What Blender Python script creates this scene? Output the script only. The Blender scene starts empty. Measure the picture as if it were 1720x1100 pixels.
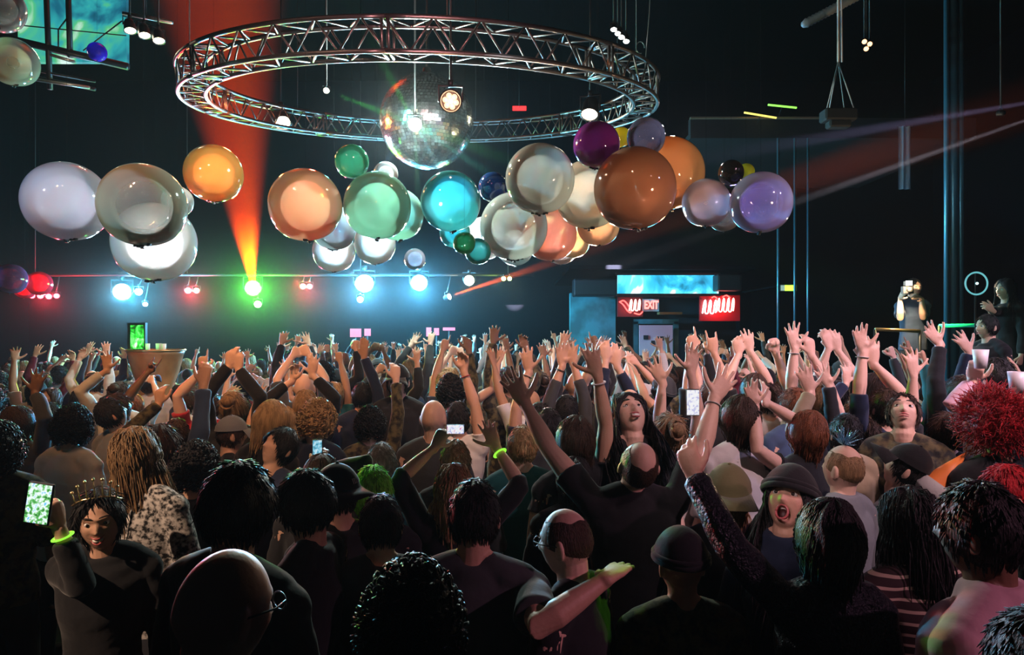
import bpy, bmesh, math, random
from mathutils import Vector as V, Matrix, Quaternion, noise
PI = math.pi
sc = bpy.context.scene
COL = sc.collection
R = random.Random(7)
FPX = 1100.0            # focal length in pixels of the 1720-wide frame
CAMZ = 2.1              # the photographer holds the camera at 2.1 m; eye level falls on row 560

# ------------------------------------------------------------------ camera, world, exposure
cam = bpy.data.objects.new('camera', bpy.data.cameras.new('camera'))
COL.objects.link(cam); sc.camera = cam
cam.location = (0, 0, CAMZ); cam.rotation_euler = (PI/2, 0, 0)
cam.data.sensor_width = 36; cam.data.lens = 36*FPX/1720; cam.data.shift_y = 10/1720
cam.data.clip_start = .05; cam.data.clip_end = 100
sc.view_settings.view_transform = 'Standard'; sc.view_settings.look = 'None'
sc.view_settings.gamma = 1; sc.view_settings.use_curve_mapping = False
sc.view_settings.exposure = 0.0
sc.cycles.use_denoising = True; sc.cycles.adaptive_threshold = .03
sc.cycles.max_bounces = 6; sc.cycles.diffuse_bounces = 2; sc.cycles.glossy_bounces = 3
sc.cycles.transmission_bounces = 4; sc.cycles.transparent_max_bounces = 20; sc.cycles.volume_bounces = 0
sc.cycles.sample_clamp_indirect = 4; sc.cycles.sample_clamp_direct = 0
sc.cycles.caustics_reflective = False; sc.cycles.caustics_refractive = False
w = bpy.data.worlds.new('club_haze'); sc.world = w; w.use_nodes = True
nt = w.node_tree; nt.nodes.clear()
wo = nt.nodes.new('ShaderNodeOutputWorld'); bg = nt.nodes.new('ShaderNodeBackground')
bg.inputs[0].default_value = (0, 0, 0, 1); bg.inputs[1].default_value = 0
vs = nt.nodes.new('ShaderNodeVolumeScatter'); vs.inputs['Color'].default_value = (1, 1, 1, 1)
vs.inputs['Density'].default_value = .0005; vs.inputs['Anisotropy'].default_value = .3
nt.links.new(bg.outputs[0], wo.inputs[0]); nt.links.new(vs.outputs[0], wo.inputs['Volume'])

def P(px, py, d):
    """The point seen at pixel (px, py) of the photograph, d metres in front of the lens."""
    return V(((px-860)*d/FPX, d, CAMZ-(py-560)*d/FPX))

def light(kind, loc, aim, col, energy, size=.05, cone=None, blend=.3, name='stage_light'):
    l = bpy.data.lights.new(name, kind); l.color = col; l.energy = energy
    if kind == 'AREA': l.size = size
    else: l.shadow_soft_size = size
    if kind == 'SPOT': l.spot_size = math.radians(cone); l.spot_blend = blend
    o = bpy.data.objects.new(name, l); COL.objects.link(o); o.location = loc
    if aim is not None: o.rotation_euler = (V(aim)-V(loc)).to_track_quat('-Z', 'Y').to_euler()
    return o

# ---- the crowd is lit by ceiling wash lights; the row of lamps over the stage lights it from behind
light('SPOT', (5.6, -.5, 6.6), (3.3, 5.0, 1.9), (1, .66, .80), 1900, .12, 40, .8, 'pink_wash')
light('SPOT', (3.6, -.8, 6.4), (1.75, 3.7, 1.75), (1, .62, .66), 1150, .12, 34, .8, 'near_pink_wash')
light('SPOT', (8.4, 1.5, 6.2), (3.2, 4.6, 1.8), (.62, .54, 1), 900, .12, 40, .8, 'lavender_wash')
light('SPOT', (-.6, .2, 7.2), (.5, 5.4, 1.9), (1, .56, .34), 1300, .10, 28, .8, 'amber_wash')
light('SPOT', (-.6, .2, 7.0), (-1.3, 4.2, 1.8), (1, .52, .30), 850, .10, 24, .8, 'near_amber_wash')
light('SPOT', (-3.4, 1.0, 6.8), (-2.5, 5.4, 1.8), (1, .46, .18), 1100, .10, 30, .8, 'left_amber_wash')
light('SPOT', (-3.4, 1.0, 6.6), (-3.9, 7.0, 1.8), (1, .42, .12), 900, .10, 20, .8, 'left_amber_wash')
light('SPOT', (-2.8, 12.8, 6.2), (-1.2, 3.4, 1.6), (.05, .80, .72), 1000, .15, 46, .8, 'teal_wash')
light('SPOT', (3.2, 12.8, 6.2), (1.8, 4.2, 1.6), (1, .80, .75), 700, .15, 44, .8, 'white_back_wash')
light('SPOT', (-4.6, -1.5, 6.0), (-1.62, 2.35, 1.5), (1, .66, .45), 2000, .06, 13, .7, 'front_fill')  # added unseen fill on the smiling woman and the patterned top
light('SPOT', (6.5, -1.5, 5.0), (1.15, 1.75, 1.35), (1, .42, .62), 700, .08, 16, .8, 'pink_front_spot')
light('SPOT', (2.2, 5.6, 5.0), (.30, 1.95, 1.32), (.25, 1, .02), 420, .03, 3.6, .5, 'green_laser_spot')
light('SPOT', (-2.4, 5.6, 4.6), (-.58, 2.75, 1.5), (.25, 1, .02), 350, .03, 4, .5, 'green_laser_spot')
light('SPOT', (-1.6, -.6, 4.6), (1.03, 2.45, 1.50), (1, .70, .72), 330, .04, 9, .7, 'face_fill')  # added unseen fill that brightens the screaming woman's face
# added unseen fills, without fixtures, that make the balloons glow
light('SPOT', (3.2, 3.0, 2.8), (1.5, 6.2, 3.5), (1, .60, .36), 260, .10, 44, .8, 'amber_balloon_fill')
light('SPOT', (-.4, 12.5, 2.6), (-.5, 6.6, 3.4), (.35, .95, .90), 500, .20, 40, .8, 'cyan_balloon_fill')
light('SPOT', (-3.0, 3.2, 5.6), (-2.4, 6.2, 3.4), (1, .60, .42), 200, .10, 60, .8, 'rose_balloon_fill')
light('SPOT', (-5.6, 3.0, 4.6), (-4.2, 6.2, 3.3), (.80, .74, 1), 220, .10, 40, .8, 'lilac_balloon_fill')
light('SPOT', P(258, 478, 8.6), P(262, 400, 6.9), (1, .96, .92), 800, .08, 60, .8, 'white_balloon_fill')
light('SPOT', P(600, 470, 10.2), P(596, 405, 8.2), (.92, .97, 1), 800, .08, 60, .8, 'white_balloon_fill')
light('SPOT', P(845, 478, 9.8), P(850, 395, 7.2), (1, .93, .86), 800, .08, 60, .8, 'white_balloon_fill')
light('SPOT', P(985, 455, 8.8), P(1000, 330, 6.6), (1, .70, .45), 600, .08, 60, .8, 'peach_balloon_fill')
light('SPOT', P(1160, 420, 8.0), P(1120, 300, 6.7), (1, .55, .25), 150, .08, 50, .8, 'orange_balloon_fill')
light('SPOT', P(535, 232, 6.6), P(520, 310, 6.1), (1, .04, .02), 70, .05, 50, .8, 'red_balloon_fill')
light('SPOT', P(432, 392, 5.9), P(490, 372, 6.1), (1, .70, .10), 50, .05, 50, .8, 'yellow_balloon_fill')
light('SPOT', P(690, 352, 5.7), P(745, 345, 6.2), (.95, 1, 1), 26, .05, 36, .5, 'white_patch_fill')
light('SPOT', P(1236, 330, 6.9), P(1270, 345, 6.1), (.25, .18, 1), 40, .05, 50, .6, 'violet_balloon_fill')
light('SPOT', P(395, 330, 7.9), P(365, 300, 7.3), (1, .35, .05), 60, .05, 60, .6, 'orange_patch_fill')
light('POINT', P(405, 212, 8.6), None, (1, .16, .03), 150, .1, name='truss_orange_fill')  # added unseen fill, orange on the left end of the truss
light('SPOT', (-.6, 4.2, 4.4), (-1.0, 6.3, 5.0), (1, .40, .42), 170, .1, 80, .8, 'truss_rose_fill')  # added unseen fill, rose on the near arc of the truss
light('SPOT', (.9, 4.0, 4.4), P(730, 210, 8.4), (.95, .97, 1), 220, .06, 12, .8, 'mirror_ball_fill')  # this and the next: added unseen fills that brighten the mirror tiles
light('SPOT', (-4.2, 4.5, 4.4), P(712, 208, 8.4), (.2, .95, .85), 420, .06, 9, .8, 'mirror_ball_fill')
light('SPOT', P(1120, 520, 13.5), P(1175, 450, 15.6), (1, .03, .02), 220, .03, 22, .8, 'red_ceiling_spot')
# lasers and narrow beams that cross the haze
light('SPOT', P(425, 486, 14.7), P(372, 20, 12.4), (1, .055, .0), 1300000, .03, 25, .8, 'red_beam')
light('SPOT', P(429, 486, 14.7), P(398, 40, 12.4), (1, .24, .01), 260000, .03, 9, .8, 'orange_beam')
light('SPOT', P(757, 497, 14.6), P(1260, 330, 11.0), (1, .12, .015), 420000, .02, 5, .9, 'orange_side_beam')
light('SPOT', P(1800, 174, 7.0), P(1290, 356, 11.0), (.95, .85, 1), 420000, .02, 2.4, .8, 'white_side_beam')
light('SPOT', P(1800, 160, 7.2), P(1200, 262, 11.0), (.60, .52, 1), 160000, .02, 4.2, .8, 'lavender_side_beam')
light('SPOT', P(1676, 191, 8.0), P(1330, 196, 10.5), (.35, 1, .08), 60000, .02, 3.0, .6, 'green_side_beam')
BALL_GLARE = P(697, 209, 7.1)  # where the glare on the mirror ball sits
light('SPOT', P(548, 152, 7.0), BALL_GLARE, (.1, 1, .12), 40000, .02, 5, .6, 'green_ball_beam')
for q, c_ in (((640, 282), (.3, .6, 1)), ((742, 290), (.2, .8, 1)), ((806, 282), (.1, 1, .7)), ((640, 100), (.1, 1, .15)), ((700, 290), (.3, 1, .5))):
    light('SPOT', BALL_GLARE, P(q[0], q[1], 7.3), c_, 16000, .01, 8, .7, 'mirror_glint_beam')
# ------------------------------------------------------------------ materials
_M = {}
def mat(name, col=(.5, .5, .5), rough=.6, metal=0., emit=None, es=0., bump=0., bscale=30., spec=.5, sheen=0., var=0., vscale=6., vcol=None, stretch=None):
    if name in _M: return _M[name]
    m = bpy.data.materials.new(name); _M[name] = m; m.use_nodes = True
    nt = m.node_tree; b = nt.nodes['Principled BSDF']
    b.inputs['Base Color'].default_value = (*col, 1); b.inputs['Roughness'].default_value = rough
    b.inputs['Metallic'].default_value = metal; b.inputs['Specular IOR Level'].default_value = spec
    if sheen: b.inputs['Sheen Weight'].default_value = sheen
    if emit: b.inputs['Emission Color'].default_value = (*emit, 1); b.inputs['Emission Strength'].default_value = es; m.cycles.emission_sampling = 'NONE'
    if bump or var:
        tc = nt.nodes.new('ShaderNodeTexCoord'); mp = nt.nodes.new('ShaderNodeMapping')
        nt.links.new(tc.outputs['Object'], mp.inputs[0])
        if stretch: mp.inputs['Scale'].default_value = stretch
    if bump:
        n = nt.nodes.new('ShaderNodeTexNoise'); n.inputs['Scale'].default_value = bscale; n.inputs['Detail'].default_value = 4
        bp = nt.nodes.new('ShaderNodeBump'); bp.inputs['Strength'].default_value = bump; bp.inputs['Distance'].default_value = .02
        nt.links.new(mp.outputs[0], n.inputs['Vector']); nt.links.new(n.outputs[0], bp.inputs['Height']); nt.links.new(bp.outputs[0], b.inputs['Normal'])
    if var:
        n = nt.nodes.new('ShaderNodeTexNoise'); n.inputs['Scale'].default_value = vscale; n.inputs['Detail'].default_value = 3
        mx = nt.nodes.new('ShaderNodeMix'); mx.data_type = 'RGBA'
        mx.inputs[6].default_value = (*col, 1); mx.inputs[7].default_value = (*(vcol or tuple(c*(1-var) for c in col)), 1)
        nt.links.new(mp.outputs[0], n.inputs['Vector']); rp = nt.nodes.new('ShaderNodeMapRange')
        rp.inputs[1].default_value = .4; rp.inputs[2].default_value = .6
        nt.links.new(n.outputs[0], rp.inputs[0]); nt.links.new(rp.outputs[0], mx.inputs[0]); nt.links.new(mx.outputs[2], b.inputs['Base Color'])
    return m

def balloon_mat(name, col, clear=.35, milk=.5):
    """Thin latex skin: part see-through, part milky (it glows with what shines on it from behind), glossy outside."""
    if name in _M: return _M[name]
    m = bpy.data.materials.new(name); _M[name] = m; m.use_nodes = True
    nt = m.node_tree; nt.nodes.clear(); N = nt.nodes.new; L = nt.links.new
    out = N('ShaderNodeOutputMaterial'); tr = N('ShaderNodeBsdfTransparent'); tl = N('ShaderNodeBsdfTranslucent')
    df = N('ShaderNodeBsdfDiffuse'); gl = N('ShaderNodeBsdfGlossy'); fr = N('ShaderNodeFresnel'); lw = N('ShaderNodeLayerWeight')
    light_c = tuple(min(1, c*.5+.5) for c in col)
    tr.inputs[0].default_value = (*light_c, 1); tl.inputs[0].default_value = (*col, 1); df.inputs[0].default_value = (*col, 1)
    gl.inputs['Color'].default_value = (1, 1, 1, 1); gl.inputs['Roughness'].default_value = .07; fr.inputs[0].default_value = 1.5
    lw.inputs[0].default_value = .5
    a = N('ShaderNodeMixShader'); a.inputs[0].default_value = milk; L(df.outputs[0], a.inputs[1]); L(tl.outputs[0], a.inputs[2])
    mr = N('ShaderNodeMapRange'); mr.inputs[3].default_value = 1-clear; mr.inputs[4].default_value = 1
    L(lw.outputs['Facing'], mr.inputs[0])
    b = N('ShaderNodeMixShader'); L(mr.outputs[0], b.inputs[0]); L(tr.outputs[0], b.inputs[1]); L(a.outputs[0], b.inputs[2])
    c = N('ShaderNodeMixShader'); L(fr.outputs[0], c.inputs[0]); L(b.outputs[0], c.inputs[1]); L(gl.outputs[0], c.inputs[2])
    L(c.outputs[0], out.inputs[0]); return m

def emat(name, col, s): return mat(name, (.02, .02, .02), .4, emit=col, es=s)
# ------------------------------------------------------------------ mesh helpers
class MB:
    def __init__(s): s.v = []; s.f = []; s.m = []
    def add(s, vs, fs, mi=0):
        k = len(s.v); s.v += [tuple(v) for v in vs]; s.f += [tuple(i+k for i in f) for f in fs]; s.m += [mi]*len(fs)
    def box(s, c, size, rz=0, rx=0, mi=0, ry=0):
        M_ = Matrix.Translation(V(c)) @ Matrix.Rotation(rz, 4, 'Z') @ Matrix.Rotation(ry, 4, 'Y') @ Matrix.Rotation(rx, 4, 'X')
        vs = [M_ @ V((x*size[0]/2, y*size[1]/2, z*size[2]/2)) for x in (-1, 1) for y in (-1, 1) for z in (-1, 1)]
        s.add(vs, [(0, 1, 3, 2), (4, 6, 7, 5), (0, 4, 5, 1), (2, 3, 7, 6), (0, 2, 6, 4), (1, 5, 7, 3)], mi)
    def loft(s, pts, rad, side=None, n=12, cap=True, mi=0):
        """Closed round loft; rad entries are r or (half width along side, half depth)."""
        pts = [V(p) for p in pts]; rad = [(r, r) if not isinstance(r, (tuple, list)) else r for r in rad]
        m = len(pts); rings = []
        sd = V(side) if side else None
        fr = []
        for i in range(m):
            t = (pts[min(i+1, m-1)]-pts[max(i-1, 0)])
            t = t.normalized() if t.length > 1e-9 else V((0, 0, 1))
            if sd is None: sd = t.orthogonal()
            a = (sd - t*sd.dot(t))
            a = a.normalized() if a.length > 1e-6 else t.orthogonal().normalized()
            b = t.cross(a); fr.append((t, a, b)); sd = a
        def ring(p, a, b, ra, rb):
            return [p + a*math.cos(2*PI*k/n)*ra + b*math.sin(2*PI*k/n)*rb for k in range(n)]
        if cap:
            t, a, b = fr[0]; ra, rb = rad[0]; r0 = min(ra, rb)
            start = pts[0]-t*r0
            for th in (.35, .85): rings.append(ring(pts[0]-t*r0*math.cos(th), a, b, ra*math.sin(th), rb*math.sin(th)))
        for p, (t, a, b), (ra, rb) in zip(pts, fr, rad): rings.append(ring(p, a, b, ra, rb))
        if cap:
            t, a, b = fr[-1]; ra, rb = rad[-1]; r0 = min(ra, rb); end = pts[-1]+t*r0
            for th in (.85, .35): rings.append(ring(pts[-1]+t*r0*math.cos(th), a, b, ra*math.sin(th), rb*math.sin(th)))
        vs = [q for r in rings for q in r]; fs = []
        for i in range(len(rings)-1):
            for k in range(n):
                fs.append((i*n+k, i*n+(k+1) % n, (i+1)*n+(k+1) % n, (i+1)*n+k))
        if cap:
            vs += [start, end]; i0 = len(vs)-2; last = (len(rings)-1)*n
            for k in range(n):
                fs.append((i0, (k+1) % n, k)); fs.append((i0+1, last+k, last+(k+1) % n))
        else:
            fs.append(tuple(range(n))[::-1]); last = (len(rings)-1)*n; fs.append(tuple(last+k for k in range(n)))
        s.add(vs, fs, mi)
    def tube(s, a, b, r, n=8, mi=0): s.loft([a, b], [r, r], n=n, cap=False, mi=mi)
    def ball(s, c, r, nu=16, nv=10, M_=None, mi=0):
        r = (r, r, r) if not isinstance(r, (tuple, list)) else r
        vs = []; fs = []
        for j in range(nv+1):
            th = PI*j/nv
            for k in range(nu):
                ph = 2*PI*k/nu
                p = V((r[0]*math.sin(th)*math.cos(ph), r[1]*math.sin(th)*math.sin(ph), r[2]*math.cos(th)))
                if M_: p = M_ @ p
                vs.append(V(c)+p)
        for j in range(nv):
            for k in range(nu):
                a, b, c_, d = j*nu+k, j*nu+(k+1) % nu, (j+1)*nu+(k+1) % nu, (j+1)*nu+k
                fs.append((a, d, c_, b))
        s.add(vs, fs, mi)
    def lathe(s, prof, o=(0, 0, 0), axis=(0, 0, 1), n=24, mi=0):
        t = V(axis).normalized(); a = t.orthogonal().normalized(); b = t.cross(a); vs = []; fs = []
        for r, h in prof:
            for k in range(n):
                vs.append(V(o)+t*h+a*r*math.cos(2*PI*k/n)+b*r*math.sin(2*PI*k/n))
        for i in range(len(prof)-1):
            for k in range(n): fs.append((i*n+k, i*n+(k+1) % n, (i+1)*n+(k+1) % n, (i+1)*n+k))
        s.add(vs, fs, mi)
    def mesh(s, name, mats=(), smooth=True):
        me = bpy.data.meshes.new(name); me.from_pydata(s.v, [], s.f)
        for m_ in mats: me.materials.append(m_)
        if any(s.m): me.polygons.foreach_set('material_index', s.m)
        if smooth: me.polygons.foreach_set('use_smooth', [True]*len(me.polygons))
        bm = bmesh.new(); bm.from_mesh(me); bmesh.ops.remove_doubles(bm, verts=bm.verts, dist=1e-6)
        bmesh.ops.recalc_face_normals(bm, faces=bm.faces); bm.to_mesh(me); bm.free()
        me.update(); return me

def link(name, data, parent=None, m=None, loc=None, rot=None):
    o = bpy.data.objects.new(name, data); COL.objects.link(o)
    if parent: o.parent = parent
    if m and data: o.data.materials.append(m) if not len(o.data.materials) else None
    if loc is not None: o.location = loc
    if rot is not None: o.rotation_euler = rot
    return o
def build(name, mb, m, parent=None, smooth=True, loc=None, rot=None):
    return link(name, mb.mesh(name, (m,) if not isinstance(m, (list, tuple)) else m, smooth), parent, None, loc, rot)
def tag(o, label=None, cat=None, group=None, kind=None):
    if label: o['label'] = label
    if cat: o['category'] = cat
    if group: o['group'] = group
    if kind: o['kind'] = kind
    return o
def thing(name, label, cat, loc=(0, 0, 0), rz=0, group=None):
    o = bpy.data.objects.new(name, None); COL.objects.link(o); o.location = loc; o.rotation_euler = (0, 0, rz)
    o.empty_display_size = .1
    return tag(o, label, cat, group)

# ------------------------------------------------------------------ the room
X0, X1, Y0, Y1, ZC = -15.5, 13.5, -4., 21., 10.2
m_wall = mat('black_painted_wall', (.003, .0035, .005), .9, bump=.3, bscale=3, spec=.03)
m_floor = mat('dark_dance_floor', (.02, .02, .022), .45, bump=.1, bscale=8)
m_ceil = mat('black_ceiling', (.003, .003, .003), .9, bump=.4, bscale=2, spec=.03)
m_black = mat('black_metal', (.015, .015, .017), .45, .3)
m_dark = mat('matt_black', (.012, .012, .013), .8)
def struct(name, c, s, m):
    mb = MB(); mb.box(c, s); o = build(name, mb, m, smooth=False); o['kind'] = 'structure'; return o
cx, cy = (X0+X1)/2, (Y0+Y1)/2
struct('floor', (cx, cy, -.1), (X1-X0+.4, Y1-Y0+.4, .2), m_floor)
struct('ceiling', (cx, cy, ZC+.1), (X1-X0+.4, Y1-Y0+.4, .2), m_ceil)
struct('wall_left', (X0-.1, cy, ZC/2), (.2, Y1-Y0, ZC), m_wall)
struct('wall_right', (X1+.1, cy, ZC/2), (.2, Y1-Y0, ZC), m_wall)
struct('wall_rear', (cx, Y1+.1, ZC/2), (X1-X0+.4, .2, ZC), m_wall)
struct('wall_front', (cx, Y0-.1, ZC/2), (X1-X0+.4, .2, ZC), m_wall)

# stage platform behind the crowd
t = thing('stage', 'low black stage platform at the far end of the room below the row of lamps', 'stage', (-5.2, 17.7, 0))
mb = MB(); mb.box((0, 0, .47), (12.2, 5, .94)); build('stage_base', mb, m_black, t, False)
mb = MB(); mb.box((0, 0, .97), (12.3, 5.1, .06)); build('stage_deck', mb, m_dark, t, False)

# ------------------------------------------------------------------ ring truss
m_alu = mat('truss_aluminium', (.17, .155, .15), .40, .9, bump=.05)
RC, RR, TILT = V((-1.15, 9.0, 5.15)), 2.93, math.radians(9.0)
t = thing('circular_truss', 'big round silver lattice truss hanging level above the crowd around the mirror ball', 'truss', RC)
t.rotation_euler = (TILT, 0, 0)
W_ = .30
def rp(r, z, a): return V((r*math.cos(a), r*math.sin(a), z))
NB = 44
for sgm in range(8):
    a0, a1 = sgm*PI/4, (sgm+1)*PI/4
    mb = MB()
    for (r, z) in ((RR-W_/2, 0), (RR+W_/2, 0), (RR-W_/2, W_), (RR+W_/2, W_)):
        mb.loft([rp(r, z, a0+(a1-a0)*k/12) for k in range(13)], [.024]*13, n=8, cap=False)
    for a in (a0+.01, a1-.01):      # the bolted end frames
        c4 = [rp(RR-W_/2, 0, a), rp(RR+W_/2, 0, a), rp(RR+W_/2, W_, a), rp(RR-W_/2, W_, a)]
        for i in range(4): mb.tube(c4[i], c4[(i+1) % 4], .016, 6)
    sg = build('truss_segment', mb, m_alu, t)
    for face in range(4):
        q = []; nb = 11
        for k in range(nb+1):
            a = a0+(a1-a0)*k/nb
            lo = [(RR-W_/2, 0), (RR+W_/2, 0), (RR-W_/2, 0), (RR-W_/2, W_)][face]
            hi = [(RR-W_/2, W_), (RR+W_/2, W_), (RR+W_/2, 0), (RR+W_/2, W_)][face]
            q.append(rp(*(lo if k % 2 else hi), a))
        mb = MB()
        for k in range(nb): mb.tube(q[k], q[k+1], .011, 6)
        build('lacing', mb, m_alu, sg)
RINGM = Matrix.Translation(RC) @ Matrix.Rotation(TILT, 4, 'X')
mb = MB()
for a in (.35, 1.4, 2.5, 3.6, 4.9, 5.8):
    p = RINGM @ rp(RR, W_, a); q = V((p.x, p.y, ZC-.01))
    mb.v and None
    b_ = MB(); b_.tube(p, q, .006, 5)
    c = build('steel_cable', b_, m_black, t); c.matrix_parent_inverse = RINGM.inverted()

# ------------------------------------------------------------------ thicker drifts of haze where the smoke hangs
def drift(label, c, r, dens):
    mb = MB(); mb.ball((0, 0, 0), r, 24, 14); m = bpy.data.materials.new('smoke'); m.use_nodes = True; nt = m.node_tree; nt.nodes.clear()
    o_ = nt.nodes.new('ShaderNodeOutputMaterial'); v = nt.nodes.new('ShaderNodeVolumeScatter'); v.inputs['Density'].default_value = dens; v.inputs['Anisotropy'].default_value = .3
    tc = nt.nodes.new('ShaderNodeTexCoord'); mp = nt.nodes.new('ShaderNodeMapping'); mp.inputs['Scale'].default_value = tuple(1/q for q in r)
    gr = nt.nodes.new('ShaderNodeTexGradient'); gr.gradient_type = 'QUADRATIC_SPHERE'; ml = nt.nodes.new('ShaderNodeMath'); ml.operation = 'MULTIPLY'; ml.inputs[1].default_value = dens
    nt.links.new(tc.outputs['Object'], mp.inputs[0]); nt.links.new(mp.outputs[0], gr.inputs[0]); nt.links.new(gr.outputs['Fac'], ml.inputs[0]); nt.links.new(ml.outputs[0], v.inputs['Density'])
    nt.links.new(v.outputs[0], o_.inputs['Volume']); o = build('haze', mb, m); o.location = c
    return tag(o, label, 'haze', kind='stuff')
drift('long drift of stage smoke hanging around the row of lamps', (-4.8, 14.6, 2.85), (10.5, 1.9, 2.1), .027)
drift('smoke drifting around the mirror ball inside the ring truss', P(705, 215, 7.6), (1.6, 1.3, 1.1), .030)
drift('smoke crossed by the pale beams at the upper right', (P(1720, 200, 7.4)+P(1290, 300, 11))/2, (3.2, 3.3, 1.3), .0045)
# ------------------------------------------------------------------ lamps
def lamp(px, py, d, col, es, aim=None, r=.1, name='par_can', label='', energy=0, kind='POINT', cone=60, cells=0, hang=True, group=None, lr=.03, top=None):
    """A stage lamp: can, yoke, clamp, lens (or LED cells) and, above it, the pipe stub that carries it."""
    p = P(px, py, d); a = (V(aim)-p).normalized() if aim is not None else (V((0, 0, CAMZ))-p).normalized()
    t = thing(name, label, 'stage lamp', p, group=group)
    mb = MB(); mb.lathe([(.0, -r*2.2), (r*.7, -r*2.2), (r*.95, -r*1.6), (r*1.05, -r*.1), (r*1.12, 0), (r*.95, .0), (r*.9, -r*.25)], (0, 0, 0), a, 20)
    build('housing', mb, m_black, t)
    if cells:
        u = a.orthogonal().normalized(); v_ = a.cross(u)
        for k in range(cells):
            an = 2*PI*k/cells; c = u*math.cos(an)*r*.55+v_*math.sin(an)*r*.55
            mb = MB(); mb.lathe([(0, .008), (r*.24, .006), (r*.28, -.005)], c-a*r*.12, a, 12)
            build('led_cell', mb, emat('led_%s' % name, col, es), t)
        mb = MB(); mb.lathe([(0, 0), (r*.95, 0)], -a*r*.2, a, 20); build('lens', mb, m_black, t)
    else:
        mb = MB(); mb.lathe([(0, .15*r), (r*.5, .1*r), (r*.93, -.02*r)], -a*r*.1, a, 20)
        build('lens', mb, emat('lens_%d_%d' % (px, py), col, es), t)
    if hang:
        side = a.cross(V((0, 0, 1))).normalized()
        mb = MB(); mb.loft([side*r*1.15-a*r, side*r*1.2-a*r+V((0, 0, r*1.5)), -side*r*1.2-a*r+V((0, 0, r*1.5)), -side*r*1.15-a*r], [r*.12]*4, n=6)
        mb.box(-a*r+V((0, 0, r*1.75)), (r*.5, r*.5, r*.6)); build('yoke', mb, m_black, t)
    if top is None: top = BARZ if abs(d-15) < .3 else ZC-.01
    if hang and top > p.z+r*2:
        mb = MB(); mb.tube(-a*r+V((0, 0, r*1.5)), V((0, 15.1-p.y, top-p.z)) if top == BARZ else -a*r+V((0, 0, top-p.z)), .012, 6); build('hanging_rod', mb, m_black, t)
    if energy:
        light(kind, p+a*(r*.35+.02), (p+a*3) if kind == 'SPOT' else None, col, energy, lr, cone, .5, name='lamp_light')
    return t
BARZ = P(460, 462, 15.1).z
G = 'row of stage lamps over the far stage'
CY, BL, RD, GR = (.25, .85, 1), (.08, .55, 1), (1, .03, .05), (.1, 1, .05)
for k, (px, py) in enumerate(((54, 497), (68, 497), (82, 498), (95, 497))):
    lamp(px, py, 15, RD, 30, r=.06, label='small red stage lamp, %s of four at the far left' % ('leftmost', 'second from the left', 'third from the left', 'rightmost')[k], energy=120 if k in (1, 2) else 0, group=G)
lamp(205, 490, 15, (.75, .95, 1), 60, r=.18, label='blazing cyan white stage lamp at the left under the white balloon', energy=350, group=G)
lamp(233, 490, 14.9, (.75, .95, 1), 40, r=.08, label='small white lamp just right of the blazing cyan lamp', energy=0, group=G)
lamp(244, 511, 14.9, (.8, 1, 1), 40, r=.05, label='tiny white lamp hanging below the blazing cyan lamp', group=G)
lamp(316, 488, 15, RD, 34, r=.07, label='left lamp of the red pair beside the green lamp', energy=160, group=G)
lamp(330, 488, 15, RD, 34, r=.07, label='right lamp of the red pair beside the green lamp', energy=0, group=G)
lamp(425, 484, 15, (.85, 1, .6), 70, r=.17, label='dazzling green and yellow lamp where the red beam starts', energy=0, group=G)
lamp(433, 511, 14.9, (1, .85, .35), 60, r=.08, label='small yellow lamp below the dazzling green lamp', energy=0, group=G)
light('POINT', P(425, 484, 14.5), None, GR, 1100, .08, name='lamp_light')
lamp(509, 481, 15, RD, 34, r=.065, label='left lamp of the red pair under the white balloons', energy=180, group=G)
lamp(520, 481, 15, RD, 34, r=.065, label='right lamp of the red pair under the white balloons', group=G)
lamp(612, 476, 15, (.7, .93, 1), 60, r=.2, label='dazzling pale blue stage lamp below the mint balloons', energy=200, group=G)
lamp(605, 503, 14.9, (.8, .95, 1), 50, r=.07, label='small white lamp hanging under the pale blue lamp', group=G)
lamp(704, 475, 15, (.5, .85, 1), 60, r=.18, label='dazzling blue stage lamp below the mirror ball', energy=150, group=G)
lamp(788, 471, 15, (1, .9, .45), 50, r=.12, label='yellow white lamp with a red shine around it above the orange beam', energy=40, group=G)
lamp(755, 498, 14.8, (1, .8, .7), 60, r=.07, aim=P(1260, 330, 11), label='small lamp throwing the orange beam to the right', group=G)
lamp(846, 468, 15, (.6, 1, .15), 30, r=.05, label='left lamp of the tiny green pair right of the orange beam lamp', energy=15, group=G)
lamp(856, 468, 15, (.6, 1, .15), 30, r=.05, label='right lamp of the tiny green pair right of the orange beam lamp', group=G)
light('POINT', P(612, 480, 14.4), None, BL, 1500, .1, name='lamp_light')
light('POINT', P(704, 480, 14.4), None, BL, 1600, .1, name='lamp_light')
light('POINT', P(215, 492, 14.4), None, (.03, .60, 1), 1100, .1, name='lamp_light')
for q_, c_, e_ in (((612, 480), BL, 4500), ((704, 480), BL, 4500), ((207, 492), (.03, .60, 1), 4500), ((425, 486), GR, 1800), ((322, 490), RD, 2600), ((515, 483), RD, 2600), ((75, 499), RD, 2600)):
    light('SPOT', P(*q_, 14.6), P(q_[0], 640, 6), c_, e_, .08, 58, 1, name='lamp_light')
t = thing('lighting_bar', 'long black pipe carrying the row of lamps over the stage', 'lighting bar', P(460, 462, 15.1))
mb = MB(); mb.tube((-6.2, 0, 0), (6.0, 0, 0), .035, 10); build('pipe', mb, m_black, t)
for x in (-5.5, -2, 2, 5.4):
    mb = MB(); mb.tube((x, 0, 0), (x, 0, ZC-.01-t.location.z), .008, 6); build('steel_cable', mb, m_black, t)
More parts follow.
